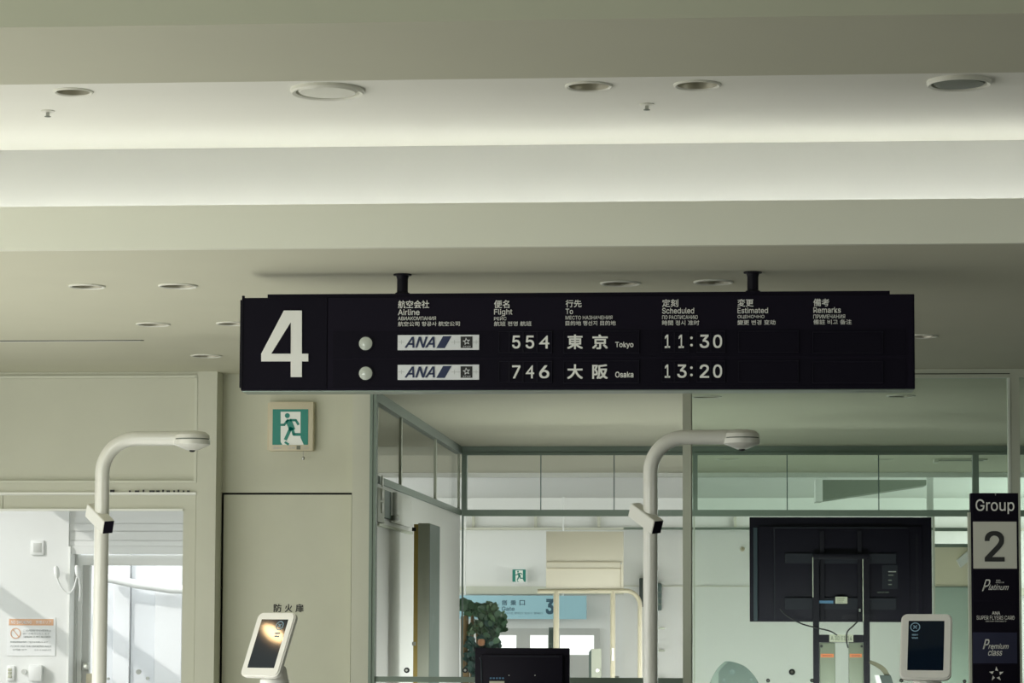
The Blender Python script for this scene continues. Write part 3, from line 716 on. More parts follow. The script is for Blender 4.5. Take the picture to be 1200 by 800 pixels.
def flap(x0, y0, x1, y1):
    f = bpx(x0, y0, x1, y1, 0.006, 0.0).build('flap_window', BLACK2, bo, smooth=False)
    fr = B(); w = 0.8
    for q in ((x0 - w, y0 - w, x1 + w, y0), (x0 - w, y1, x1 + w, y1 + w), (x0 - w, y0, x0, y1), (x1, y0, x1 + w, y1)): bpx(*q, 0.009, 0.0, fr)
    fr.build('window_frame', mat('board_edge', (0.0085, 0.007, 0.015), 0.5, spec=0.15), f, smooth=False)
for dy in (0, 35):
    for x0, x1 in ((585, 596), (597.5, 612), (613.5, 628.5), (630, 646)): flap(x0, 388.5 + dy, x1, 412.5 + dy)
    flap(661, 388 + dy, 748, 413 + dy)
    for x0, x1 in ((776, 789.5), (791, 806.5), (817, 832), (833.5, 849)): flap(x0, 388 + dy, x1, 412 + dy)
    flap(866, 388 + dy, 935, 412 + dy); flap(953, 389 + dy, 1034, 413 + dy)
B().box((L - 0.004, YBD - 0.006, zb + 0.012), (L + 0.006, YBD + 0.03, zt - 0.01)).build('end_strip', BLKM, bo, smooth=False)
B().cyl((L + 0.004, YBD + 0.02, zt - 0.012), (L + 0.004, YBD + 0.02, zt + 0.010), 0.006, seg=12).build('corner_pin', BLKM, bo)
def bt(s_, x0, y0, x1, y1, m=LETD, name='lettering', **k): return label_px(s_, x0, y0, x1, y1, YBD - 0.0045, m, bo, name=name, **k)
# number 4 as a drawn numeral
a = [(346, 364), (354, 364), (354, 414.5), (361.5, 414.5), (361.5, 423.5), (354, 423.5), (354, 441.8), (341, 441.8), (341, 423.5), (306.5, 423.5), (306.5, 414.5), (333, 364)]
def face_pts(l, off): return [Vector((P(x, y, YBD).x, YBD - off, P(x, y, YBD).z)) for x, y in l]
four = B(); F4 = 0.008
four.poly(face_pts([(333, 364), (354, 364), (354, 441.8), (341, 441.8), (341, 423.5), (306.5, 423.5), (306.5, 414.5)], F4), (0, 0.005, 0))
four.poly(face_pts([(354, 414.5), (361.5, 414.5), (361.5, 423.5), (354, 423.5)], F4), (0, 0.005, 0))
n4 = four.build('large_numeral', LET, bo, smooth=False)
n4['label'] = 'big white numeral 4'
B().poly(face_pts([(341, 378), (341, 414.5), (318.3, 414.5)], F4 + 0.0012), (0, 0.006, 0)).build('numeral_counter', BLACK2, n4, smooth=False)
hd_ = [
 (466.4, ('航空会社', 503, 351.7, 361.2), ('Airline', 491.7, 362.2, 369.2), ('АВИАКОМПАНИЯ', 510.9, 370.7, 375.2), ('航空公司 항공사 航空公司', 538.9, 376.4, 382.2)),
 (579, ('便名', 597, 351.5, 361), ('Flight', 600.4, 361.8, 370.2), ('РЕЙС', 593.5, 370.3, 375.2), ('航班 편명 航班', 623, 376.3, 382.0)),
 (662.8, ('行先', 681.5, 351.2, 360), ('To', 671.5, 361.6, 367.9), ('МЕСТО НАЗНАЧЕНИЯ', 717.7, 369.7, 374.3), ('目的地 행선지 目的地', 721.6, 375.6, 381.4)),
 (776, ('定刻', 794.8, 350.5, 359.6), ('Scheduled', 813.4, 360.5, 367.4), ('ПО РАСПИСАНИЮ', 817.7, 369.2, 373.9), ('時間 정시 准时', 819.5, 375.1, 381.1)),
 (864.3, ('変更', 883, 350.2, 359.2), ('Estimated', 900, 360.3, 367), ('ОЦЕНОЧНО', 895.8, 368.9, 373.5), ('變更 변경 变动', 908.7, 374.6, 380.6)),
 (953.2, ('備考', 971.8, 349.8, 358.9), ('Remarks', 985.4, 359.8, 366.6), ('ПРИМЕЧАНИЯ', 990.4, 368.4, 373.1), ('備註 비고 备注', 998, 374.1, 380.1))]
for x0, jp, en, ru, cn in hd_:
    for k, (s_, x1, y0, y1) in enumerate((jp, en, ru, cn)):
        bt(s_, x0, y0, x1, y1, bold=(0.010, 0.006, 0.002, 0.004)[k])
FO = 0.0075
def bd_(s_, x0, y0, x1, y1, bold=0.008): return label_px(s_, x0, y0, x1, y1, YBD - FO, LET, bo, bold=bold)
for dy, num, jp, en, tm in ((0, '554', '東京', 'Tokyo', ('1', '1', '3', '0')), (34.9, '746', '大阪', 'Osaka', ('1', '3', '2', '0'))):
    for ch, (a, b) in zip(num, ((600.2, 609.8), (616, 626), (631.8, 643.8))):
        bd_(ch, a, 393 + dy, b, 408.3 + dy, 0.002 if ch == '4' else 0.011)
    bd_(jp[0], 664.7, 391.8 + dy, 683, 409 + dy, 0.022); bd_(jp[1], 694, 391.8 + dy, 712.3, 409 + dy, 0.022)
    bd_(en, 721, 400.4 + dy, 742.3, 408.4 + dy if en == 'Tokyo' else 407.3 + dy, 0.012)
    for ch, (a, b) in zip(tm, ((779, 785.5), (793.6, 804.6), (820, 831), (835.6, 846.2))):
        if ch == '1': a, b = (779, 785.3) if a < 790 else (795.2, 801.4)
        bd_(ch, a, 392 + dy, b, 407.7 + dy, 0.011)
    c = B()
    for yc in (396, 404.5):
        q = P(810.3, yc + dy, YBD); c.cyl((q.x, YBD - FO - 0.001, q.z), (q.x, YBD - FO + 0.0015, q.z), 0.0055, seg=12)
    c.build('colon', LET, bo)
    q = P(428.7, 402.6 + dy, YBD)
    lp = B().lathe((q.x, YBD - 0.003, q.z), [(0.0315, 0), (0.0315, 0.006), (0.0275, 0.006), (0.0275, 0)], seg=36, axis=(0, -1, 0)).build('indicator_lamp', BLKM, bo)
    B().lathe((q.x, YBD - 0.003, q.z), [(0.0275, 0.001), (0.0272, 0.005), (0.018, 0.0085), (0, 0.010)], seg=36, axis=(0, -1, 0)).build('lens', LENS, lp)
    pq = bpx(466, 392.3 + dy, 561.4, 409.9 + dy, 0.008, 0.0).build('airline_plaque', PLQ, bo, smooth=False)
    D9 = YBD - 0.009
    label_px('ANA', 474.3, 394.4 + dy, 509.6, 407.4 + dy, D9, NAVY, pq, bold=0.013, shear=0.32)
    def pp(l, off): return [Vector((P(x, y + dy, YBD).x, YBD - off, P(x, y + dy, YBD).z)) for x, y in l]
    B().poly(pp([(519.5, 394), (529.5, 394), (521.5, 408), (511.5, 408)], 0.0092), (0, 0.0015, 0)).build('logo_stripe', NAVY, pq, smooth=False)
    B().poly(pp([(540, 394.4), (553.8, 394.4), (553.8, 407.8), (540, 407.8)], 0.0092), (0, 0.0015, 0)).build('logo_square', INK, pq, smooth=False)
    st = []
    for i in range(10):
        t = math.pi / 2 + i * math.pi / 5 + 0.15; rr = 4.6 if i % 2 == 0 else 2.0
        st.append((546.9 + rr * math.cos(t), 400.3 - rr * math.sin(t)))
    sb = B()
    inn = [(546.9 + (x - 546.9) * 0.62, 400.3 + (y - 400.3) * 0.62) for x, y in st]
    for i in range(10):
        j = (i + 1) % 10; sb.poly(pp([st[i], st[j], inn[j], inn[i]], 0.0105), (0, 0.001, 0))
    sb.build('star_emblem', PLQ, pq, smooth=False)
    label_px('STAR', 542.5, 405.2 + dy, 551.5, 406.6 + dy, YBD - 0.0102, PLQ, pq)
    hl = B()
    for a, b in ((467, 474), (529, 539), (554.5, 560.5)): hl.poly(pp([(a, 400.8), (b, 400.8), (b, 401.3), (a, 401.3)], 0.0086), (0, 0.0008, 0))
    for x in (470.5, 532.5, 558): hl.poly(pp([(x, 398.5), (x + .5, 398.5), (x + .5, 403.5), (x, 403.5)], 0.0086), (0, 0.0008, 0))
    hl.build('flap_pivot_line', NOTGREY, pq, smooth=False)
for px in (471, 882):
    q = PZ(px, 320.5, ZL); yc = YBD + TB / 2
    h = B().cyl((q.x, yc, zt2 - 0.02), (q.x, yc, ZL - 0.004), 0.0225, seg=24).build('hanger_pole', BLKM, bo)
    B().lathe((q.x, yc, ZL), [(0, 0), (0.037, 0), (0.037, -0.005), (0.0265, -0.006), (0.0225, -0.02)], seg=32).build('ceiling_flange', BLKM, h)
    B().lathe((q.x, yc, zt2), [(0.03, 0), (0.03, 0.008), (0.0225, 0.012)], seg=24).build('collar', BLKM, h)

# ------------------------------------------------------------------ near exit sign
es = tag(empty('exit_sign', P(340, 528, YW)), 'green running man exit sign in a beige square frame above the fire door', 'sign')
YS = YW - 0.06
pbox(315.5, 470.5, 367, 528, YS, YW, 0.004).build('housing', SIGNH, es)
pbox(313.5, 472, 316, 527, YS + 0.012, YW).build('housing_side', SIGNH, es, smooth=False)
pbox(319.4, 479.4, 361, 521, YS - 0.003, YS).build('green_panel', GREEN, es, smooth=False)
exit_man(YS - 0.003, 319.4, 479.4, 361, 521, es, GREEN, SIGNW)
label_px('誘導灯', 320, 523.5, 330, 526, YS, NOTGREY, es); label_px('点検', 337, 523.3, 346, 526, YS, NOTGREY, es)
pbox(347.5, 522, 352, 526.5, YS - 0.002, YS).build('test_button', CARTG, es, smooth=False); label_px('2019', 355, 523.5, 361.5, 526, YS, NOTGREY, es)
q = P(355.3, 530, YS + 0.02)
B().cyl((q.x, YS + 0.02, P(355, 528, YS).z), (q.x, YS + 0.02, P(355, 535, YS).z), 0.0015, seg=6).build('pull_string', STEEL, es)
q = P(355.3, 537, YS + 0.02); B().lathe(q, [(0, 0.012), (0.008, 0.008), (0.009, 0), (0.006, -0.008), (0, -0.01)], seg=12).build('pull_ring', STEEL, es)

# ------------------------------------------------------------------ arched posts
YP = 13.0
def arched_post(px, yt, xend, label):
    r = 8.6 * YP / F
    c0 = P(px, 630, YP); top = P(px, yt, YP).z; xe = P(xend, yt, YP).x
    o = tag(empty('arched_post', (c0.x, YP, 0)), label, 'post', 'white arched camera posts')
    R = 41 * YP / F
    pts = [(c0.x, YP, 0.0), (c0.x, YP, 1.0), (c0.x, YP, top - R)]
    for i in range(1, 15):
        t = math.pi / 2 * i / 15; pts.append((c0.x + R - R * math.cos(t), YP, top - R + R * math.sin(t)))
    hx = xe - 21.5 * YP / F
    pts += [(c0.x + R, YP, top), (hx - 0.02, YP, top), (hx + 0.02, YP, top)]
    B().tube(pts, r, seg=32).build('bent_tube', ENAMEL, o)
    rh = 21.5 * YP / F
    # pill shaped cap on the end of the tube, camera head below
    cap = B()
    prof = [(0, r * 1.0), (r * 0.5, r * 0.98)]
    cap.lathe((hx, YP, top), [(0, r * 1.02), (rh * 0.45, r * 1.0), (rh * 0.75, r * 0.85), (rh * 0.93, r * 0.45), (rh * 0.97, r * -0.05), (0, -r * 0.05)], seg=40)
    cp = cap.build('head_cap', ENAMEL, o)
    B().lathe((hx, YP, top), [(0, -r * 0.05), (rh * 0.93, -r * 0.05), (rh * 0.93, -r * 0.22), (0, -r * 0.22)], seg=40).build('seal_gap', GRILLE, o)
    B().lathe((hx, YP, top), [(0, -r * 0.22), (rh, -r * 0.22), (rh, -r * 0.85), (rh * 0.93, -r * 1.0), (rh * 0.28, -r * 1.65), (0, -r * 1.65)], seg=40).build('camera_head', ENAMEL, o)
    B().lathe((hx, YP, top - r * 1.64), [(rh * 0.16, 0.004), (rh * 0.16, -0.005), (rh * 0.08, -0.009), (0, -0.009)], seg=20).build('camera_lens', RUBBER, o)
    B().lathe((c0.x, YP, 0), [(0, 0.012), (0.10, 0.012), (0.11, 0.0), (0, 0.0)], seg=40).build('base_plate', ENAMEL, o)
    # reader box: rises to the back left and points forward right and down
    ax = Vector((0.60, -0.66, -0.46)).normalized()
    up = Vector((0.12, -0.30, 1)); up = (up - ax * up.dot(ax)).normalized(); sd = ax.cross(up).normalized()
    front = P(px + 8.2, 617.5, YP - 0.07); Lb = 0.20; hw, hh = 0.029, 0.036
    fc = front
    cs_ = [fc + sd * sx * hw + up * sz * hh for sx, sz in ((-1, -1), (1, -1), (1, 1), (-1, 1))]
    bx = B().poly(cs_, -ax * Lb)
    bmesh.ops.bevel(bx.bm, geom=bx.bm.edges[:], offset=0.003, segments=2, affect='EDGES')
    rb = bx.build('reader_box', ENAMEL, o)
    cs2 = [fc + ax * 0.002 + sd * sx * (hw - 0.003) + up * sz * (hh - 0.003) for sx, sz in ((-1, -1), (1, -1), (1, 1), (-1, 1))]
    B().poly(cs2, -ax * 0.003).build('reader_window', BLKP, rb, smooth=False)
    return o
arched_post(118.8, 513.7, 246.3, 'white arched post with a camera head in front of the sunlit door bay')
arched_post(762.3, 512.2, 891, 'white arched post with a camera head beside the middle glass partition post')

# ------------------------------------------------------------------ tablet kiosks
YK = 12.0
def kiosk(cx, cy, wpx, yawd, label, group='white tablet kiosks'):
    c = P(cx, cy, YK); th = math.radians(24); ph = math.radians(yawd)
    n_h = Vector((-math.sin(ph), -math.cos(ph), 0)); u = Vector((math.cos(ph), -math.sin(ph), 0))
    v = (Vector((0, 0, 1)) * math.cos(th) - n_h * math.sin(th)); n = n_h * math.cos(th) + Vector((0, 0, 1)) * math.sin(th)
    Wd, Hh = 0.228, 0.318
    base = c - n * 0.06 - v * 0.10
    o = tag(empty('tablet_kiosk', (base.x, base.y, 0)), label, 'kiosk', group)
    b = B().rrect(c, u, v, Wd, Hh, 0.030, -n * 0.028)
    es_ = [e for e in b.bm.edges if len(e.link_faces) == 2 and abs(e.link_faces[0].normal.dot(e.link_faces[1].normal)) < 0.3]
    bmesh.ops.recalc_face_normals(b.bm, faces=b.bm.faces[:])
    es_ = [e for e in b.bm.edges if e.calc_face_angle(0) > 1.2]
    bmesh.ops.bevel(b.bm, geom=es_, offset=0.006, segments=3, affect='EDGES')
    b.build('tablet_housing', KWHITE, o)
    sw, sh = Wd * 0.70, Hh * 0.755
    sc_ = B().rrect(c + v * 0.003 + n * 0.0006, u, v, sw, sh, 0.002, -n * 0.002, seg=2).build('screen', SCREEN, o, smooth=False)
    ic_ = c + v * (sh / 2 - 0.028) + n * 0.001
    def at2(a, b_): return ic_ + u * a + v * b_
    x0 = -sw / 2 + 0.030 if yawd < 15 else sw / 2 - 0.040
    q = ic_ + u * x0; rr = 0.0225
    B().lathe(q, [(rr, 0), (rr, 0.0008), (rr * 0.80, 0.0008), (rr * 0.80, 0)], seg=32, axis=n).build('screen_icon', ICON, sc_)
    xm = B()
    for s1 in (1, -1):
        d = (u + v * s1).normalized(); e = d.cross(n).normalized()
        xm.poly([q + d * 0.011 + e * 0.0025, q - d * 0.011 + e * 0.0025, q - d * 0.011 - e * 0.0025, q + d * 0.011 - e * 0.0025], n * 0.0008)
    xm.build('screen_icon', ICON, sc_, smooth=False)
    for k, s_ in enumerate(('確認中', 'Wait')):
        p0 = q - u * 0.014 - v * (0.042 + 0.015 * k)
        text_on(s_, p0, p0 + u * 0.028, p0 + v * 0.008, ICON, sc_, bold=0.02)
    nk = base - Vector((0, 0, 0.02))
    ft = c - v * 0.10 - n * 0.10
    B().cyl((ft.x, ft.y, 0.012), (ft.x, ft.y, ft.z - 0.03), 0.066, seg=36).build('pedestal', KWHITE, o)
    B().tube([(ft.x, ft.y, ft.z - 0.035), ft, c - v * 0.07 - n * 0.03], [0.064, 0.058, 0.04], seg=24).build('neck', KWHITE, o)
    B().lathe((ft.x, ft.y, 0), [(0, 0.015), (0.16, 0.012), (0.17, 0), (0, 0)], seg=40).build('base_plate', KWHITE, o)
    return o, c, n
k1, c1, n1 = kiosk(313.7, 754.5, 52, 31, 'white tablet kiosk turned left with a warm lamp glare on its screen')
k2, c2, n2 = kiosk(1085, 756.8, 58, 9, 'white tablet kiosk facing forward beside the black group pillar')

# ------------------------------------------------------------------ group pillar sign
YGS = 13.2
gp = tag(empty('group_sign_pillar', (xpx(1166, YGS), YGS, 0)), 'tall black queue pillar with a white panel reading 2 at the right edge', 'sign')
xl, xr_, zt_ = xpx(1138.5, YGS, 690), xpx(1194.5, YGS, 690), P(1166, 577.5, YGS).z
B().box((xl, YGS + 0.002, 0.02), (xr_, YGS + 0.07, zt_), 0.002).build('pillar_body', BLACK, gp)
B().box((xl - 0.012, YGS + 0.006, 0.02), (xl, YGS + 0.06, P(1166, 600, YGS).z)).build('side_rail', ALU_L, gp, smooth=False)
B().box((xl - 0.06, YGS - 0.08, 0), (xr_ + 0.06, YGS + 0.16, 0.02), 0.004).build('base_plate', BLKM, gp)
def gx(x0, y0, x1, y1, m, name, par, t=0.003): return pbox(x0, y0, x1, y1, YGS - t, YGS + 0.002).build(name, m, par, smooth=False)
gx(1140, 579.5, 1193, 609.5, BLACK2, 'heading_panel', gp)
np_ = gx(1140.5, 611, 1191.5, 666, PLQ if False else mat('cream_plate', (0.62, 0.62, 0.54), 0.5), 'number_panel', gp, 0.004)
gx(1140.5, 668, 1192, 703, BLACK2, 'class_panel', gp); gx(1140.5, 704.5, 1192, 739.5, BLACK2, 'class_panel', gp)
gx(1140, 740.8, 1192, 777, NAVY2, 'class_panel', gp)['label'] = 'navy blue panel'
gx(1140.5, 778.5, 1192, 812, BLACK2, 'class_panel', gp)
def gt(s_, x0, y0, x1, y1, m=LETD, **k): return label_px(s_, x0, y0, x1, y1, YGS - 0.0045, m, gp, **k)
gt('Group', 1143.4, 584.8, 1188.6, 602, bold=0.004)
gt('2', 1154, 622, 1177, 657.8, INK, bold=0.012)
gt('P', 1150.8, 678.6, 1160.5, 692.4, shear=0.5); gt('latinum', 1158.5, 684.5, 1182, 691, shear=0.45)
gt('ANA', 1167, 679, 1172.5, 680.7); gt('MILEAGE CLUB', 1167, 681.5, 1176.5, 683)
gt('ANA', 1162.5, 716.2, 1172, 719.9, bold=0.01); gt('SUPER FLYERS CARD', 1144.5, 721.2, 1189, 725.8); gt('GROUP PRIORITY', 1155, 727, 1179.5, 728.4)
gt('P', 1151.8, 748.6, 1159.5, 760.3, shear=0.4, bold=0.01); gt('remium', 1158.2, 754, 1182, 760, shear=0.3, bold=0.008); gt('class', 1158, 760.6, 1174.5, 768, shear=0.3, bold=0.008)
sb = B()
for i in range(5):
    t = math.pi / 2 + i * 2 * math.pi / 5
    cx_, cy_ = 1167.4, 789.6
    def sp(r, dt): return (cx_ + r * math.cos(t + dt), cy_ - r * math.sin(t + dt))
    l = [sp(9, 0), sp(4.4, -0.55), sp(4.6, 0.30)]
    sb.poly([Vector((P(x, y, YGS).x, YGS - 0.006, P(x, y, YGS).z)) for x, y in l], (0, 0.002, 0))
sb.build('star_emblem', LETD, gp, smooth=False)
q = P(1166.5, 579, YGS); B().box((q.x - 0.002, YGS - 0.005, q.z - 0.006), (q.x + 0.002, YGS, q.z + 0.004)).build('hook', STEEL, gp, smooth=False)

# ------------------------------------------------------------------ television on its wheeled stand (inside the glazed room)
YT = 18.4
tv = tag(empty('television', P(985, 728, YT)), 'large black television seen from behind on the wheeled stand', 'television')
pbox(878.5, 605.8, 1092, 728.5, YT + 0.03, YT + 0.055, 0.003).build('screen_bezel', BLKP, tv)
pbox(889, 616.5, 1081, 727, YT + 0.005, YT + 0.03, 0.004).build('rear_cover', BLKP, tv)
pbox(907, 619, 1066, 726, YT - 0.02, YT + 0.005, 0.004).build('rear_bulge', BLKP, tv)
pbox(883, 618, 887.5, 727.5, YT + 0.02, YT + 0.03).build('side_strip', BLUEP, tv, smooth=False)
pbox(906.5, 617.5, 1063, 619, YT - 0.022, YT - 0.018).build('cover_ridge', BLKP2, tv, smooth=False)
pbox(907, 619, 908.2, 727, YT - 0.022, YT - 0.018).build('cover_ridge', BLKP2, tv, smooth=False)
jp_ = pbox(1034, 662, 1052, 690, YT - 0.024, YT - 0.018).build('connector_panel', BLKP2, tv, smooth=False)
for y, w in ((669, 9), (673, 6), (679, 4), (684, 4)): pbox(1041, y, 1041 + w, y + 1.2, YT - 0.027, YT - 0.024).build('connector', STEEL if y < 672 else GRILLE, jp_, smooth=False)
label_px('SERVICE PORT', 1028, 693, 1042, 694.6, YT - 0.021, GRILLE, tv)
ct = tag(empty('tv_stand', P(985, 800, YT - 0.1)), 'black steel television stand with two tall uprights and grey green boxes', 'stand')
YQ = YT - 0.10
for a, b in ((952.8, 959.8), (1012, 1019)):
    up_ = pbox(a, 650, b, 660, YQ, YQ + 0.05)
    x0, x1 = xpx(a, YQ, 700), xpx(b, YQ, 700)
    up_ = B().box((x0, YQ, 0.12), (x1, YQ + 0.05, P(985, 650, YQ).z)).build('upright', BLKM, ct, smooth=False)
    e = x0 - 0.003 if a < 1000 else x0 - 0.006
    B().box((e, YQ - 0.002, P(985, 728 if a > 1000 else 700, YQ).z), (e + 0.005, YQ + 0.01, P(985, 653, YQ).z)).build('bright_edge', ALU_L, up_, smooth=False)
pbox(952.8, 649, 1019, 655, YQ - 0.004, YQ + 0.05, 0.002).build('top_bar', BLKM, ct)
for y0, y1, a, b in ((648.5, 660, 920, 1050), (700.5, 714, 920, 1050)):
    pbox(a, y0, b, y1, YT - 0.045, YT - 0.02).build('mount_bar', BLKP2, ct, smooth=False)
for x in (961, 1005): pbox(x, 622, x + 5, 727, YT - 0.06, YT - 0.045).build('mount_arm', BLKM, ct, smooth=False)
for a, b in ((960, 978), ): pbox(960, 703.5, 976.5, 706.8, YT - 0.066, YT - 0.060).build('blue_sticker', LABELB, ct, smooth=False)
pl = pbox(979, 699, 993, 707, YT - 0.066, YT - 0.060).build('rating_plate', LABELW, ct, smooth=False)
for i in range(3): pbox(981, 700.8 + 2 * i, 990 - i, 701.4 + 2 * i, YT - 0.0675, YT - 0.066).build('print_line', CARTG, pl, smooth=False)
B().tube([P(1007.5, 713, YT - 0.07), P(1007.5, 716.5, YT - 0.07)], 0.007, seg=10).build('bolt', STEEL, ct)
pbox(959.8, 743.5, 1012, 752.5, YQ, YQ + 0.04).build('cross_bar', BLKM, ct, smooth=False)
ap = pbox(972, 743.2, 1000, 751.8, YQ - 0.006, YQ).build('asset_label', LABELW, ct, smooth=False)
label_px('A 30 E1 14', 973.5, 745, 998.5, 750.2, YQ - 0.007, CARTG, ap, bold=0.02)
for a, b in ((960.8, 979), (994.8, 1012)):
    g_ = pbox(a, 752.8, b, 840, YQ + 0.005, YQ + 0.06, 0.006).build('side_box', CARTG, ct)
    pbox(a + 1, 765.8, b - 2, 770, YQ + 0.001, YQ + 0.005).build('orange_label', ORANGE, g_, smooth=False)
    label_px('注意 WARNING', a + 3, 767, b - 4, 769, YQ, INK, g_)
    q = P(a + 1.8 if a < 980 else b - 2.2, 757, YQ); B().cyl((q.x, YQ - 0.006, q.z), (q.x, YQ + 0.006, q.z), 0.009, seg=12).build('screw', RUBBER, g_)
xa, xb = xpx(940, YQ, 800), xpx(1032, YQ, 800)
B().box((xpx(953, YQ), YQ - 0.35, 0.05), (xpx(960, YQ), YQ + 0.45, 0.12), 0.004).build('foot', BLKM, ct)
B().box((xpx(1012, YQ), YQ - 0.35, 0.05), (xpx(1019, YQ), YQ + 0.45, 0.12), 0.004).build('foot', BLKM, ct)
for x in (956.5, 1015.5):
    for dy in (-0.3, 0.4):
        X = xpx(x, YQ); B().cyl((X - 0.012, YQ + dy, 0.027), (X + 0.012, YQ + dy, 0.027), 0.027, seg=16).build('caster', RUBBER, ct)
cb = tag(B().tube(curve_pts([(914, 713), (922, 721), (938, 730), (955, 735), (972, 739), (981, 744)], YQ - 0.02), 0.005, seg=8).build('power_cable', RUBBER), 'thin black cable sagging from the left underside of the television', 'cable')
cb = tag(B().tube(curve_pts([(1006, 727), (1000, 733), (993, 740), (992, 750), (994, 759)], YQ - 0.02), 0.005, seg=8).build('power_cable', RUBBER), 'thin black cable dropping behind the label of the television stand', 'cable')
# strap and handset right of the stand
YH = 17.0
hs = tag(empty('hand_strap', P(1035, 800, YH)), 'olive strap arching down to a dark hand device beside the tv stand', 'strap')
sp_ = curve_pts([(1019, 775), (1028, 779), (1036, 785), (1041, 794)], YH)
b = B()
for i, (p, q) in enumerate(zip(sp_, sp_[1:])):
    w0 = 0.011 + 0.010 * i / len(sp_); d = Vector((0.5, 0, 0.85)) * w0; b.poly([p - d, q - d, q + d, p + d], (0, 0.01, 0))
b.build('strap_band', STRAP, hs, smooth=False)
b = B().poly([P(1031, 791, YH - 0.02), P(1044, 791, YH - 0.02), P(1050, 812, YH - 0.02), P(1037, 812, YH - 0.02)], (0, 0.04, 0)).build('device_body', COUNTER, hs, smooth=False)
B().poly([P(1025, 791, YH - 0.03), P(1030, 790.5, YH - 0.03), P(1037, 812, YH - 0.03), P(1030, 812, YH - 0.03)], (0, 0.03, 0)).build('white_edge', WHITE, hs, smooth=False)

# chair shell at the bottom
YCH = 17.6
ch = tag(empty('chair', P(862, 800, YCH)), 'rounded grey green shell chair back peeking up left of the television stand', 'chair')
pr_ = [(828, 812), (833, 797), (840, 784), (848, 776), (852, 774.6), (860, 775.5), (872, 780), (881, 788), (888, 798), (893, 812)]
pr2 = []
for i in range(len(pr_) - 1):
    p0, p1, p2, p3 = pr_[max(i - 1, 0)], pr_[i], pr_[i + 1], pr_[min(i + 2, len(pr_) - 1)]
    for k in range(4):
        t = k / 4; f = lambda a, b, c, d: 0.5 * (2 * b + (c - a) * t + (2 * a - 5 * b + 4 * c - d) * t * t + (3 * b - a - 3 * c + d) * t ** 3)
        pr2.append((f(p0[0], p1[0], p2[0], p3[0]), f(p0[1], p1[1], p2[1], p3[1])))
pr2.append(pr_[-1])
xl_, xr2, zlow = P(828, 812, YCH).x, P(893, 812, YCH).x, P(860, 812, YCH).z
outer = [P(x, y, YCH) for x, y in pr2] + [Vector((xr2, YCH, 0.45)), Vector((xl_, YCH, 0.45))]
b = B().poly(outer, (0, 0.035, 0)); b.build('back_shell', CHAIRE, ch)
inner = [P(x + (4.0 if x < 850 else 0.0) * (1 if x < 850 else 0) , y + 0.6, YCH) for x, y in pr2 if x > 838] + [Vector((xr2, YCH, 0.47)), Vector((P(840, 812, YCH).x, YCH, 0.47))]
b = B().poly([v + Vector((0, -0.006, 0)) for v in inner], (0, 0.006, 0)); b.build('back_pad', CHAIRG, ch)
for x, y, r in ((858, 787, 3.0), (848.5, 796.5, 1.8), (880.5, 796, 1.5)):
    q = P(x, y, YCH); b = B().lathe((q.x, YCH - 0.006, q.z), [(r * YCH / F, 0), (r * YCH / F, 0.003), (r * .6 * YCH / F, 0.003), (0, 0.0)], seg=20, axis=(0, -1, 0)).build('rivet', TEAL, ch)
cx = (xl_ + xr2) / 2
B().box((xl_, YCH - 0.42, 0.42), (xr2, YCH + 0.03, 0.46), 0.015).build('seat', CHAIRG, ch)
for sx in (xl_ + 0.03, xr2 - 0.03):
    for yy in (YCH - 0.38, YCH): B().cyl((sx, yy, 0), (sx, yy, 0.43), 0.012, seg=12).build('leg', STEEL, ch)

# ------------------------------------------------------------------ monitor on the counter in front of the glass
YMN = 14.0
cz = P(610, 835, YMN).z
mo = tag(empty('monitor', P(612, 835, YMN)), 'black computer monitor seen from behind at the bottom centre', 'monitor')
pbox(556.5, 759, 667.5, 832, YMN + 0.02, YMN + 0.045, 0.004).build('screen_bezel', BLKP, mo)
pbox(563, 766, 660, 831, YMN - 0.012, YMN + 0.02, 0.012).build('rear_cover', BLKP, mo)
pbox(572, 768.5, 655, 769.6, YMN - 0.014, YMN - 0.011).build('cover_ridge', BLKP2, mo, smooth=False)
B().tube([P(562, 770, YMN - 0.006), P(564, 774, YMN - 0.014), P(564.5, 800, YMN - 0.014), P(564.5, 826, YMN - 0.012)], 0.003, seg=8).build('cover_ridge', BLUEP, mo)
lb = pbox(573.5, 797.8, 591, 812, YMN - 0.015, YMN - 0.011).build('rating_label', LABELW, mo, smooth=False)
for i in range(5): pbox(574 + i * 3.6, 793.5, 576.2 + i * 3.6, 795.3, YMN - 0.014, YMN - 0.011).build('vent_slot', LABELB, mo, smooth=False)
for x in (596.5, 627): 
    q = P(x, 791, YMN - 0.012); B().cyl((q.x, YMN - 0.016, q.z), (q.x, YMN - 0.010, q.z), 0.003, seg=8).build('screw', STEEL, mo)
zc_ = 1.0
B().box((P(600, 800, YMN).x, YMN + 0.0, zc_ + 0.012), (P(624, 800, YMN).x, YMN + 0.03, P(612, 825, YMN).z)).build('stand_neck', BLKP, mo, smooth=False)
B().box((P(585, 800, YMN).x, YMN - 0.09, zc_), (P(640, 800, YMN).x, YMN + 0.11, zc_ + 0.012), 0.004).build('stand_foot', BLKP, mo)
cn = tag(empty('service_counter', (P(612, 800, YMN).x, YMN, 0)), 'pale service counter under the black monitor', 'counter')
x0, x1 = P(520, 800, YMN).x, P(720, 800, YMN).x
B().box((x0, YMN - 0.25, zc_ - 0.04), (x1, YMN + 0.25, zc_), 0.004).build('counter_top', WHITE, cn)
B().box((x0 + 0.03, YMN - 0.2, 0), (x1 - 0.03, YMN + 0.2, zc_ - 0.04)).build('counter_body', LEAFGREY, cn, smooth=False)

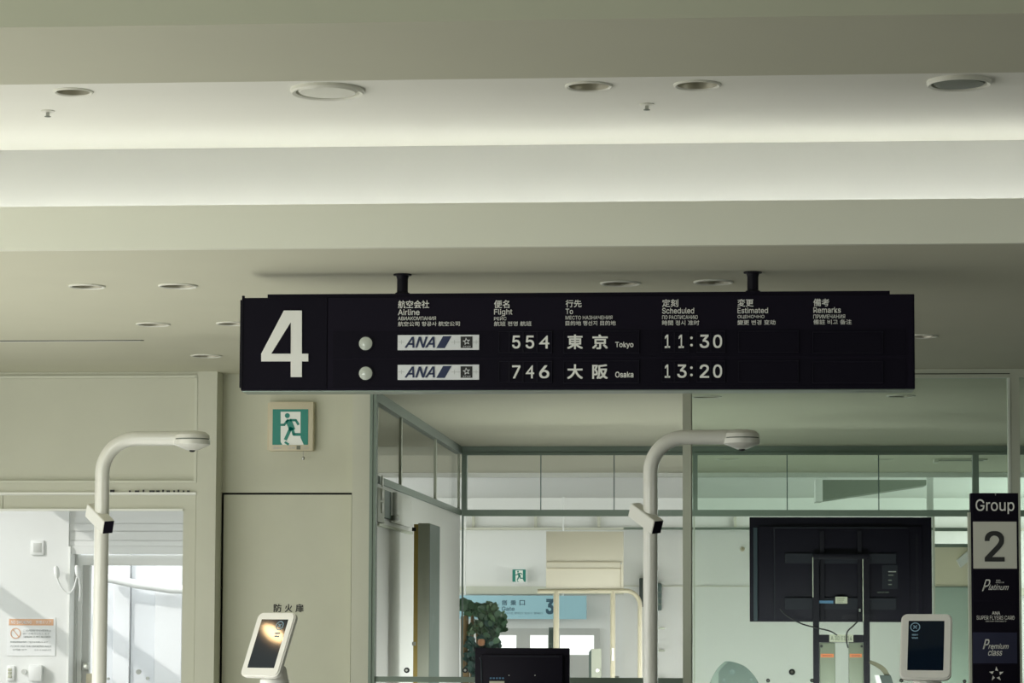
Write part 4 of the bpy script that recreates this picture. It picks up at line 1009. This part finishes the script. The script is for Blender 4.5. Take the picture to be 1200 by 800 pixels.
# ------------------------------------------------------------------ inside the glazed room: open door leaf, tan board on its frame, wall unit
YO = 17.0
dl = tag(empty('door_leaf', P(497, 800, YO)), 'grey door leaf standing open edge-on with a golden edge strip inside the glazed room', 'door')
a, b, tz = xpx(489.5, YO, 700), xpx(503, YO, 700), P(496, 612.8, YO).z
B().box((a, YO, 0.01), (b, YO + 0.62, tz), 0.003).build('leaf_slab', LEAFGREY, dl)
B().box((b, YO + 0.004, 0.02), (b + 0.002, YO + 0.615, tz - 0.004)).build('leaf_face', LEAFDK, dl, smooth=False)
B().box((xpx(484.5, YO, 700), YO + 0.005, 0.01), (a, YO + 0.03, P(486, 614, YO).z)).build('edge_strip', GOLD, dl, smooth=False)
for y in (620, 754):
    q = P(485, y, YO); B().box((q.x - 0.012, YO - 0.002, q.z - 0.012), (q.x + 0.012, YO + 0.004, q.z + 0.012)).build('hinge', RUBBER if y < 700 else STEEL, dl, smooth=False)

YN = 19.0
bs = tag(empty('board_stand', P(690, 800, YN)), 'tan notice board seen from behind on a tan rounded tube frame', 'board')
pbox(640, 622.5, 730.5, 689.5, YN, YN + 0.05, 0.003).build('board_panel', TAN, bs)
for y in (658, 665.5): pbox(641, y, 728, y + 0.9, YN - 0.006, YN).build('batten', mat('tan_shade', (0.52, 0.47, 0.34), 0.6), bs, smooth=False)
pbox(640.5, 659, 728, 665.3, YN - 0.003, YN).build('channel', TAN, bs, smooth=False)
pbox(726.8, 659, 727.8, 688.5, YN - 0.006, YN).build('batten', mat('tan_shade', (0.52, 0.47, 0.34), 0.6), bs, smooth=False)
q = P(728, 660, YN); B().cyl((q.x, YN - 0.01, q.z), (q.x, YN, q.z), 0.007, seg=10).build('knob', STEEL, bs)
rt = 2.9 * YN / F
tp = [P(630, 692.5, YN), P(690, 692.3, YN), P(733, 692.0, YN)]
for i in range(1, 8):
    t = math.pi / 2 * i / 8; tp.append(P(733 + 17 * math.sin(t), 692 + 17 * (1 - math.cos(t)), YN))
e = P(750, 709, YN); tp += [e, Vector((e.x, YN, 0.0))]
B().tube(tp, rt * 0.9, seg=14).build('frame_tube', TANM, bs)
for x, w in ((652, 3.4), (718.2, 2.9)):
    q = P(x, 692, YN); B().cyl((q.x, YN, 0), (q.x, YN, q.z), w * YN / F, seg=16).build('frame_post', TANM, bs)
pbox(716.8, 759, 719.6, 774, YN - 0.03, YN - 0.018).build('white_tag', WHITE, bs, smooth=False)

# wall unit on the side wall, upper left of the glazed room
y0, y1 = y_on_side(441, 580), y_on_side(447, 580)
wu = tag(empty('wall_unit', (XS, y0, 2.0)), 'white wall unit with a column of round knobs high behind the left glass', 'box')
def zs(py, px):
    d = ray(px, py); t = XS / d.x; return EYE.z + d.z * t
ya, yb, yc, yd = y_on_side(441, 580), y_on_side(448.5, 580), y_on_side(457, 580), y_on_side(481, 600)
B().box((XS - 0.012, ya, zs(612, 444)), (XS + 0.012, yb, min(zs(556, 444), ZT0 - 0.03)), 0.002).build('knob_panel', LEAFGREY, wu)
for y in (563.5, 579, 594.5):
    B().cyl((XS + 0.012, (ya + yb) / 2, zs(y, 444)), (XS + 0.022, (ya + yb) / 2, zs(y, 444)), 0.035, seg=20).build('knob', WHITE, wu)
B().box((XS - 0.012, yb + 0.02, zs(607, 452)), (XS + 0.008, yc, min(zs(557, 452), ZT0 - 0.03))).build('recess_panel', LEAFDK, wu, smooth=False)
B().box((XS - 0.012, yc + 0.05, zs(614, 466)), (XS + 0.006, yd, min(zs(564, 466), ZT0 - 0.03)), 0.004).build('cabinet_body', WHITE, wu)
B().cyl((XS + 0.03, yc + 0.02, zs(606, 457.5)), (XS + 0.03, yc + 0.02, min(zs(560, 457.5), ZT0 - 0.03)), 0.018, seg=12).build('conduit', WHITE, wu)
B().lathe((XS + 0.03, yc + 0.02, zs(606, 457.5)), [(0, 0.02), (0.03, 0.01), (0.03, -0.02), (0, -0.03)], seg=14).build('conduit_end', STEEL, wu)
B().box((XS - 0.012, ya, zs(611, 445) - 0.03), (XS + 0.02, yd, zs(611, 445) - 0.015)).build('shelf_edge', ALU_L, wu, smooth=False)

# dark box on the wall behind the right arched post, with its white conduit hooks
YZ = 24.0
wb = tag(empty('wall_speaker', P(762, 715, YZ)), 'dark box half hidden behind the right arched post', 'speaker')
pbox(749, 677, 762, 711, YZ, YZ + 0.2, 0.01).build('cabinet', COUNTER, wb)
pbox(762, 683, 775, 715, YZ + 0.02, YZ + 0.2, 0.01).build('side_cover', TEAL, wb)
for y in (693, 700, 707): pbox(769, y, 775.5, y + 1.6, YZ + 0.01, YZ + 0.02).build('slot', ALU, wb, smooth=False)
pw = struct(empty('wall_beside_gate', P(780, 700, YZ + 0.2)))
B().box((P(731, 700, YZ + 0.2).x, YZ + 0.2, 0), (P(1096, 700, YZ + 0.2).x, YZ + 0.3, P(780, 619, YZ + 0.2).z)).build('wall_panel', WHITE, pw, smooth=False)
B().box((P(731, 700, YZ + 0.2).x, YZ + 0.19, P(780, 687, YZ + 0.2).z), (P(1096, 700, YZ + 0.2).x, YZ + 0.2, P(780, 686, YZ + 0.2).z)).build('joint', PAINT_W, pw, smooth=False)
B().box((P(731, 700, YZ + 0.2).x, YZ + 0.12, P(780, 620.5, YZ + 0.2).z), (P(1096, 700, YZ + 0.2).x, YZ + 0.32, P(780, 618, YZ + 0.2).z)).build('coping', ALU, pw, smooth=False)
for x, y in ((775.5, 736), (775.5, 762), (775.5, 795)):
    q = P(x, y, YZ + 0.2); o = B().cyl((q.x, YZ + 0.12, q.z), (q.x, YZ + 0.2, q.z), 0.012, seg=10).box((q.x - 0.03, YZ + 0.11, q.z - 0.008), (q.x + 0.03, YZ + 0.13, q.z + 0.008)).build('wall_hook', ALU_L)
    tag(o, {736: 'highest small metal hook right of the arched post on the pale wall', 762: 'middle small metal hook right of the arched post on the pale wall', 795: 'lowest small metal hook right of the arched post on the pale wall'}[y], 'hook', 'small wall hooks by the right arched post')
q = P(870, 643, YZ + 0.2); o = B().lathe((q.x, YZ + 0.2, q.z), [(0.022, 0), (0.02, 0.02), (0.01, 0.05), (0, 0.055)], seg=16, axis=(0, -1, -0.3)).build('small_sensor', SIGNH); tag(o, 'tiny sensor on the pale wall left of the television', 'sensor')
# right side beyond: warm board with bars and a white bracket
YV = 23.0
rb = tag(empty('side_board', P(1116, 685, YV)), 'pale warm board with grey bars above it between television and group pillar', 'board')
pbox(1096, 641, 1160, 687, YV, YV + 0.05).build('board_panel', mat('pale_warm', (0.74, 0.69, 0.52), 0.6), rb, smooth=False)
for y in (618, 637): pbox(1096, y, 1160, y + 4, YV - 0.02, YV + 0.05).build('bar', ALU, rb, smooth=False)
pbox(1096, 687, 1160, 688.2, YV - 0.01, YV + 0.05).build('bar', ALU, rb, smooth=False)
B().poly([P(1121.5, 656, YV - 0.1), P(1137, 643, YV - 0.1), P(1160, 636, YV - 0.1), P(1160, 644, YV - 0.1), P(1139, 654, YV - 0.1), P(1126, 665, YV - 0.1)], (0, 0.08, 0)).build('white_bracket', WHITE, rb, smooth=False)
pbox(1096, 688.2, 1160, 900, YV + 0.01, YV + 0.05).build('lower_panel', mat('pale_green_panel', (0.42, 0.52, 0.44), 0.5), rb, smooth=False)

# bits standing beyond the counter
YZ2 = 27.0
o = pbox(643, 735, 649.5, 830, YZ2, YZ2 + 0.05).build('green_post', LEAFDK, smooth=False); tag(o, 'dark green upright seen just left of the tan frame post beyond the monitor', 'post')
o = tag(empty('glass_gate', P(697, 800, 20.5)), 'pale glass gate leaf with a round lock right of the monitor', 'gate')
pbox(693, 760, 704.5, 860, 20.5, 20.53).build('gate_leaf', ALU_L, o, smooth=False)
B().poly([P(690, 764, 20.5), P(693, 760, 20.5), P(693, 860, 20.5), P(690, 860, 20.5)], (0, 0.03, 0)).build('gate_edge', LEAFDK, o, smooth=False)
q = P(700.5, 785, 20.5); B().cyl((q.x, 20.47, q.z), (q.x, 20.5, q.z), 0.014, seg=14).build('gate_lock', STEEL, o)
YE = 16.5
et = tag(empty('equipment_table', P(740, 800, YE)), 'low dark equipment bench top behind the glass at the bottom centre', 'table')
b = B().poly([P(655, 797.5, YE), P(780, 796.5, YE), P(786, 796.6, YE), P(793, 800, YE), P(797, 812, YE), P(655, 812, YE)], (0, 0.5, 0)).build('bench_top', COUNTER, et, smooth=False)
a = P(665, 812, YE); b = P(785, 812, YE)
for x in (a.x, b.x):
    for y in (YE + 0.05, YE + 0.45): B().box((x - 0.02, y - 0.02, 0), (x + 0.02, y + 0.02, a.z)).build('leg', BLKM, et, smooth=False)
q = P(723, 796, YE); B().lathe(q, [(0.006, 0.0), (0.012, 0.006), (0.014, 0.018), (0.008, 0.022), (0, 0.022)], seg=12).build('knob', GRILLE, et)

# ------------------------------------------------------------------ plant beyond the glass
YPL = 23.5
pt = tag(empty('indoor_tree', P(565, 860, YPL)), 'leafy indoor tree with rough brown trunks behind the left edge of the back glass', 'plant')
for i, (x, w, y0) in enumerate(((546, 3.6, 716), (553.5, 2.6, 718), (559, 1.7, 728), (541.5, 2.2, 722))):
    q = P(x, 800, YPL + 0.1 * (i % 2)); zt_ = P(x, y0, YPL).z; r = w * YPL / F
    B().tube([(q.x + random.uniform(-.01, .01), YPL + 0.1 * (i % 2), z_) for z_ in (0.35, 0.8, 1.0, 1.2, zt_)], [r * 1.1, r, r * 1.1, r * 0.9, r * 0.8], seg=12).build('trunk', BARK, pt)
def leaf_cloud(spots, n, size, m, name):
    b = B()
    for _ in range(n):
        x, y, rx, ry = random.choice(spots)
        t = random.uniform(0, 2 * math.pi); k = math.sqrt(random.random())
        c = P(x + rx * k * math.cos(t), y + ry * k * math.sin(t), YPL + random.uniform(-0.2, 0.2))
        e = Euler((random.uniform(-0.9, 0.9), random.uniform(-0.6, 0.6), random.uniform(0, 6.28))); mm = e.to_matrix()
        s_ = size * random.uniform(0.7, 1.3)
        vs_ = [b.bm.verts.new(c + mm @ Vector(v)) for v in ((0, 0, 0), (s_ * .45, 0, s_ * .35), (s_ * .5, s_ * .05, s_ * .8), (0, s_ * .1, s_ * 1.1), (-s_ * .5, s_ * .05, s_ * .8), (-s_ * .45, 0, s_ * .35))]
        b.bm.faces.new(vs_)
    o = b.build(name, m, pt, smooth=False); o['kind'] = 'stuff'; return o
leaf_cloud([(570, 727, 8, 14), (580, 728, 9, 9), (575, 745, 10, 16), (585, 735, 6, 8), (562, 720, 6, 8), (552, 718, 6, 5), (543, 713, 3, 6)], 420, 0.060, LEAF, 'foliage')
leaf_cloud([(569, 718, 5, 6), (575, 718, 7, 6), (562, 740, 5, 8), (583, 725, 6, 4), (550, 742, 5, 6)], 170, 0.055, LEAF2, 'foliage')
leaf_cloud([(572, 755, 9, 22), (553, 770, 6, 20), (578, 770, 8, 20), (560, 785, 10, 14)], 420, 0.055, LEAF3, 'foliage')
q = P(564, 760, YPL - 0.3)
o = B().lathe((q.x, YPL - 0.3, P(564, 757, YPL - .3).z), [(0, 0.0), (0.026, 0.01), (0.033, 0.04), (0.026, 0.062), (0, 0.066)], seg=20).build('terracotta_ball', TERRA, pt)
B().lathe((q.x - 0.05, YPL, 0), [(0, 0.02), (0.22, 0.02), (0.28, 0.45), (0.30, 0.48), (0.25, 0.48), (0.23, 0.40), (0, 0.40)], seg=32).build('planter', TERRA, pt)

# one lit warm downlight outside the frame, mirrored in the left kiosk's screen
vdir = (c1 + Vector((0.006, 0, 0.075)) - EYE).normalized(); rdir = vdir - 2 * vdir.dot(n1) * n1
h = c1 + Vector((0.006, 0, 0.075)) + rdir * ((ZL - c1.z - 0.075) / rdir.z)
wl = tag(empty('downlight', (h.x, h.y, ZL)), 'lit warm downlight of the lower ceiling far left outside the frame', 'light')
B().lathe((h.x, h.y, ZL), [(0.07, 0.0), (0.07, -0.02), (0.085, -0.02), (0.09, 0.0)], seg=32).build('trim_ring', RING, wl)
B().lathe((h.x, h.y, ZL), [(0.0, -0.008), (0.035, -0.008), (0.07, 0.0)], seg=32).build('lamp', mat('warm_lamp', (1.0, 0.66, 0.34), 0.5, emit=42.0), wl)
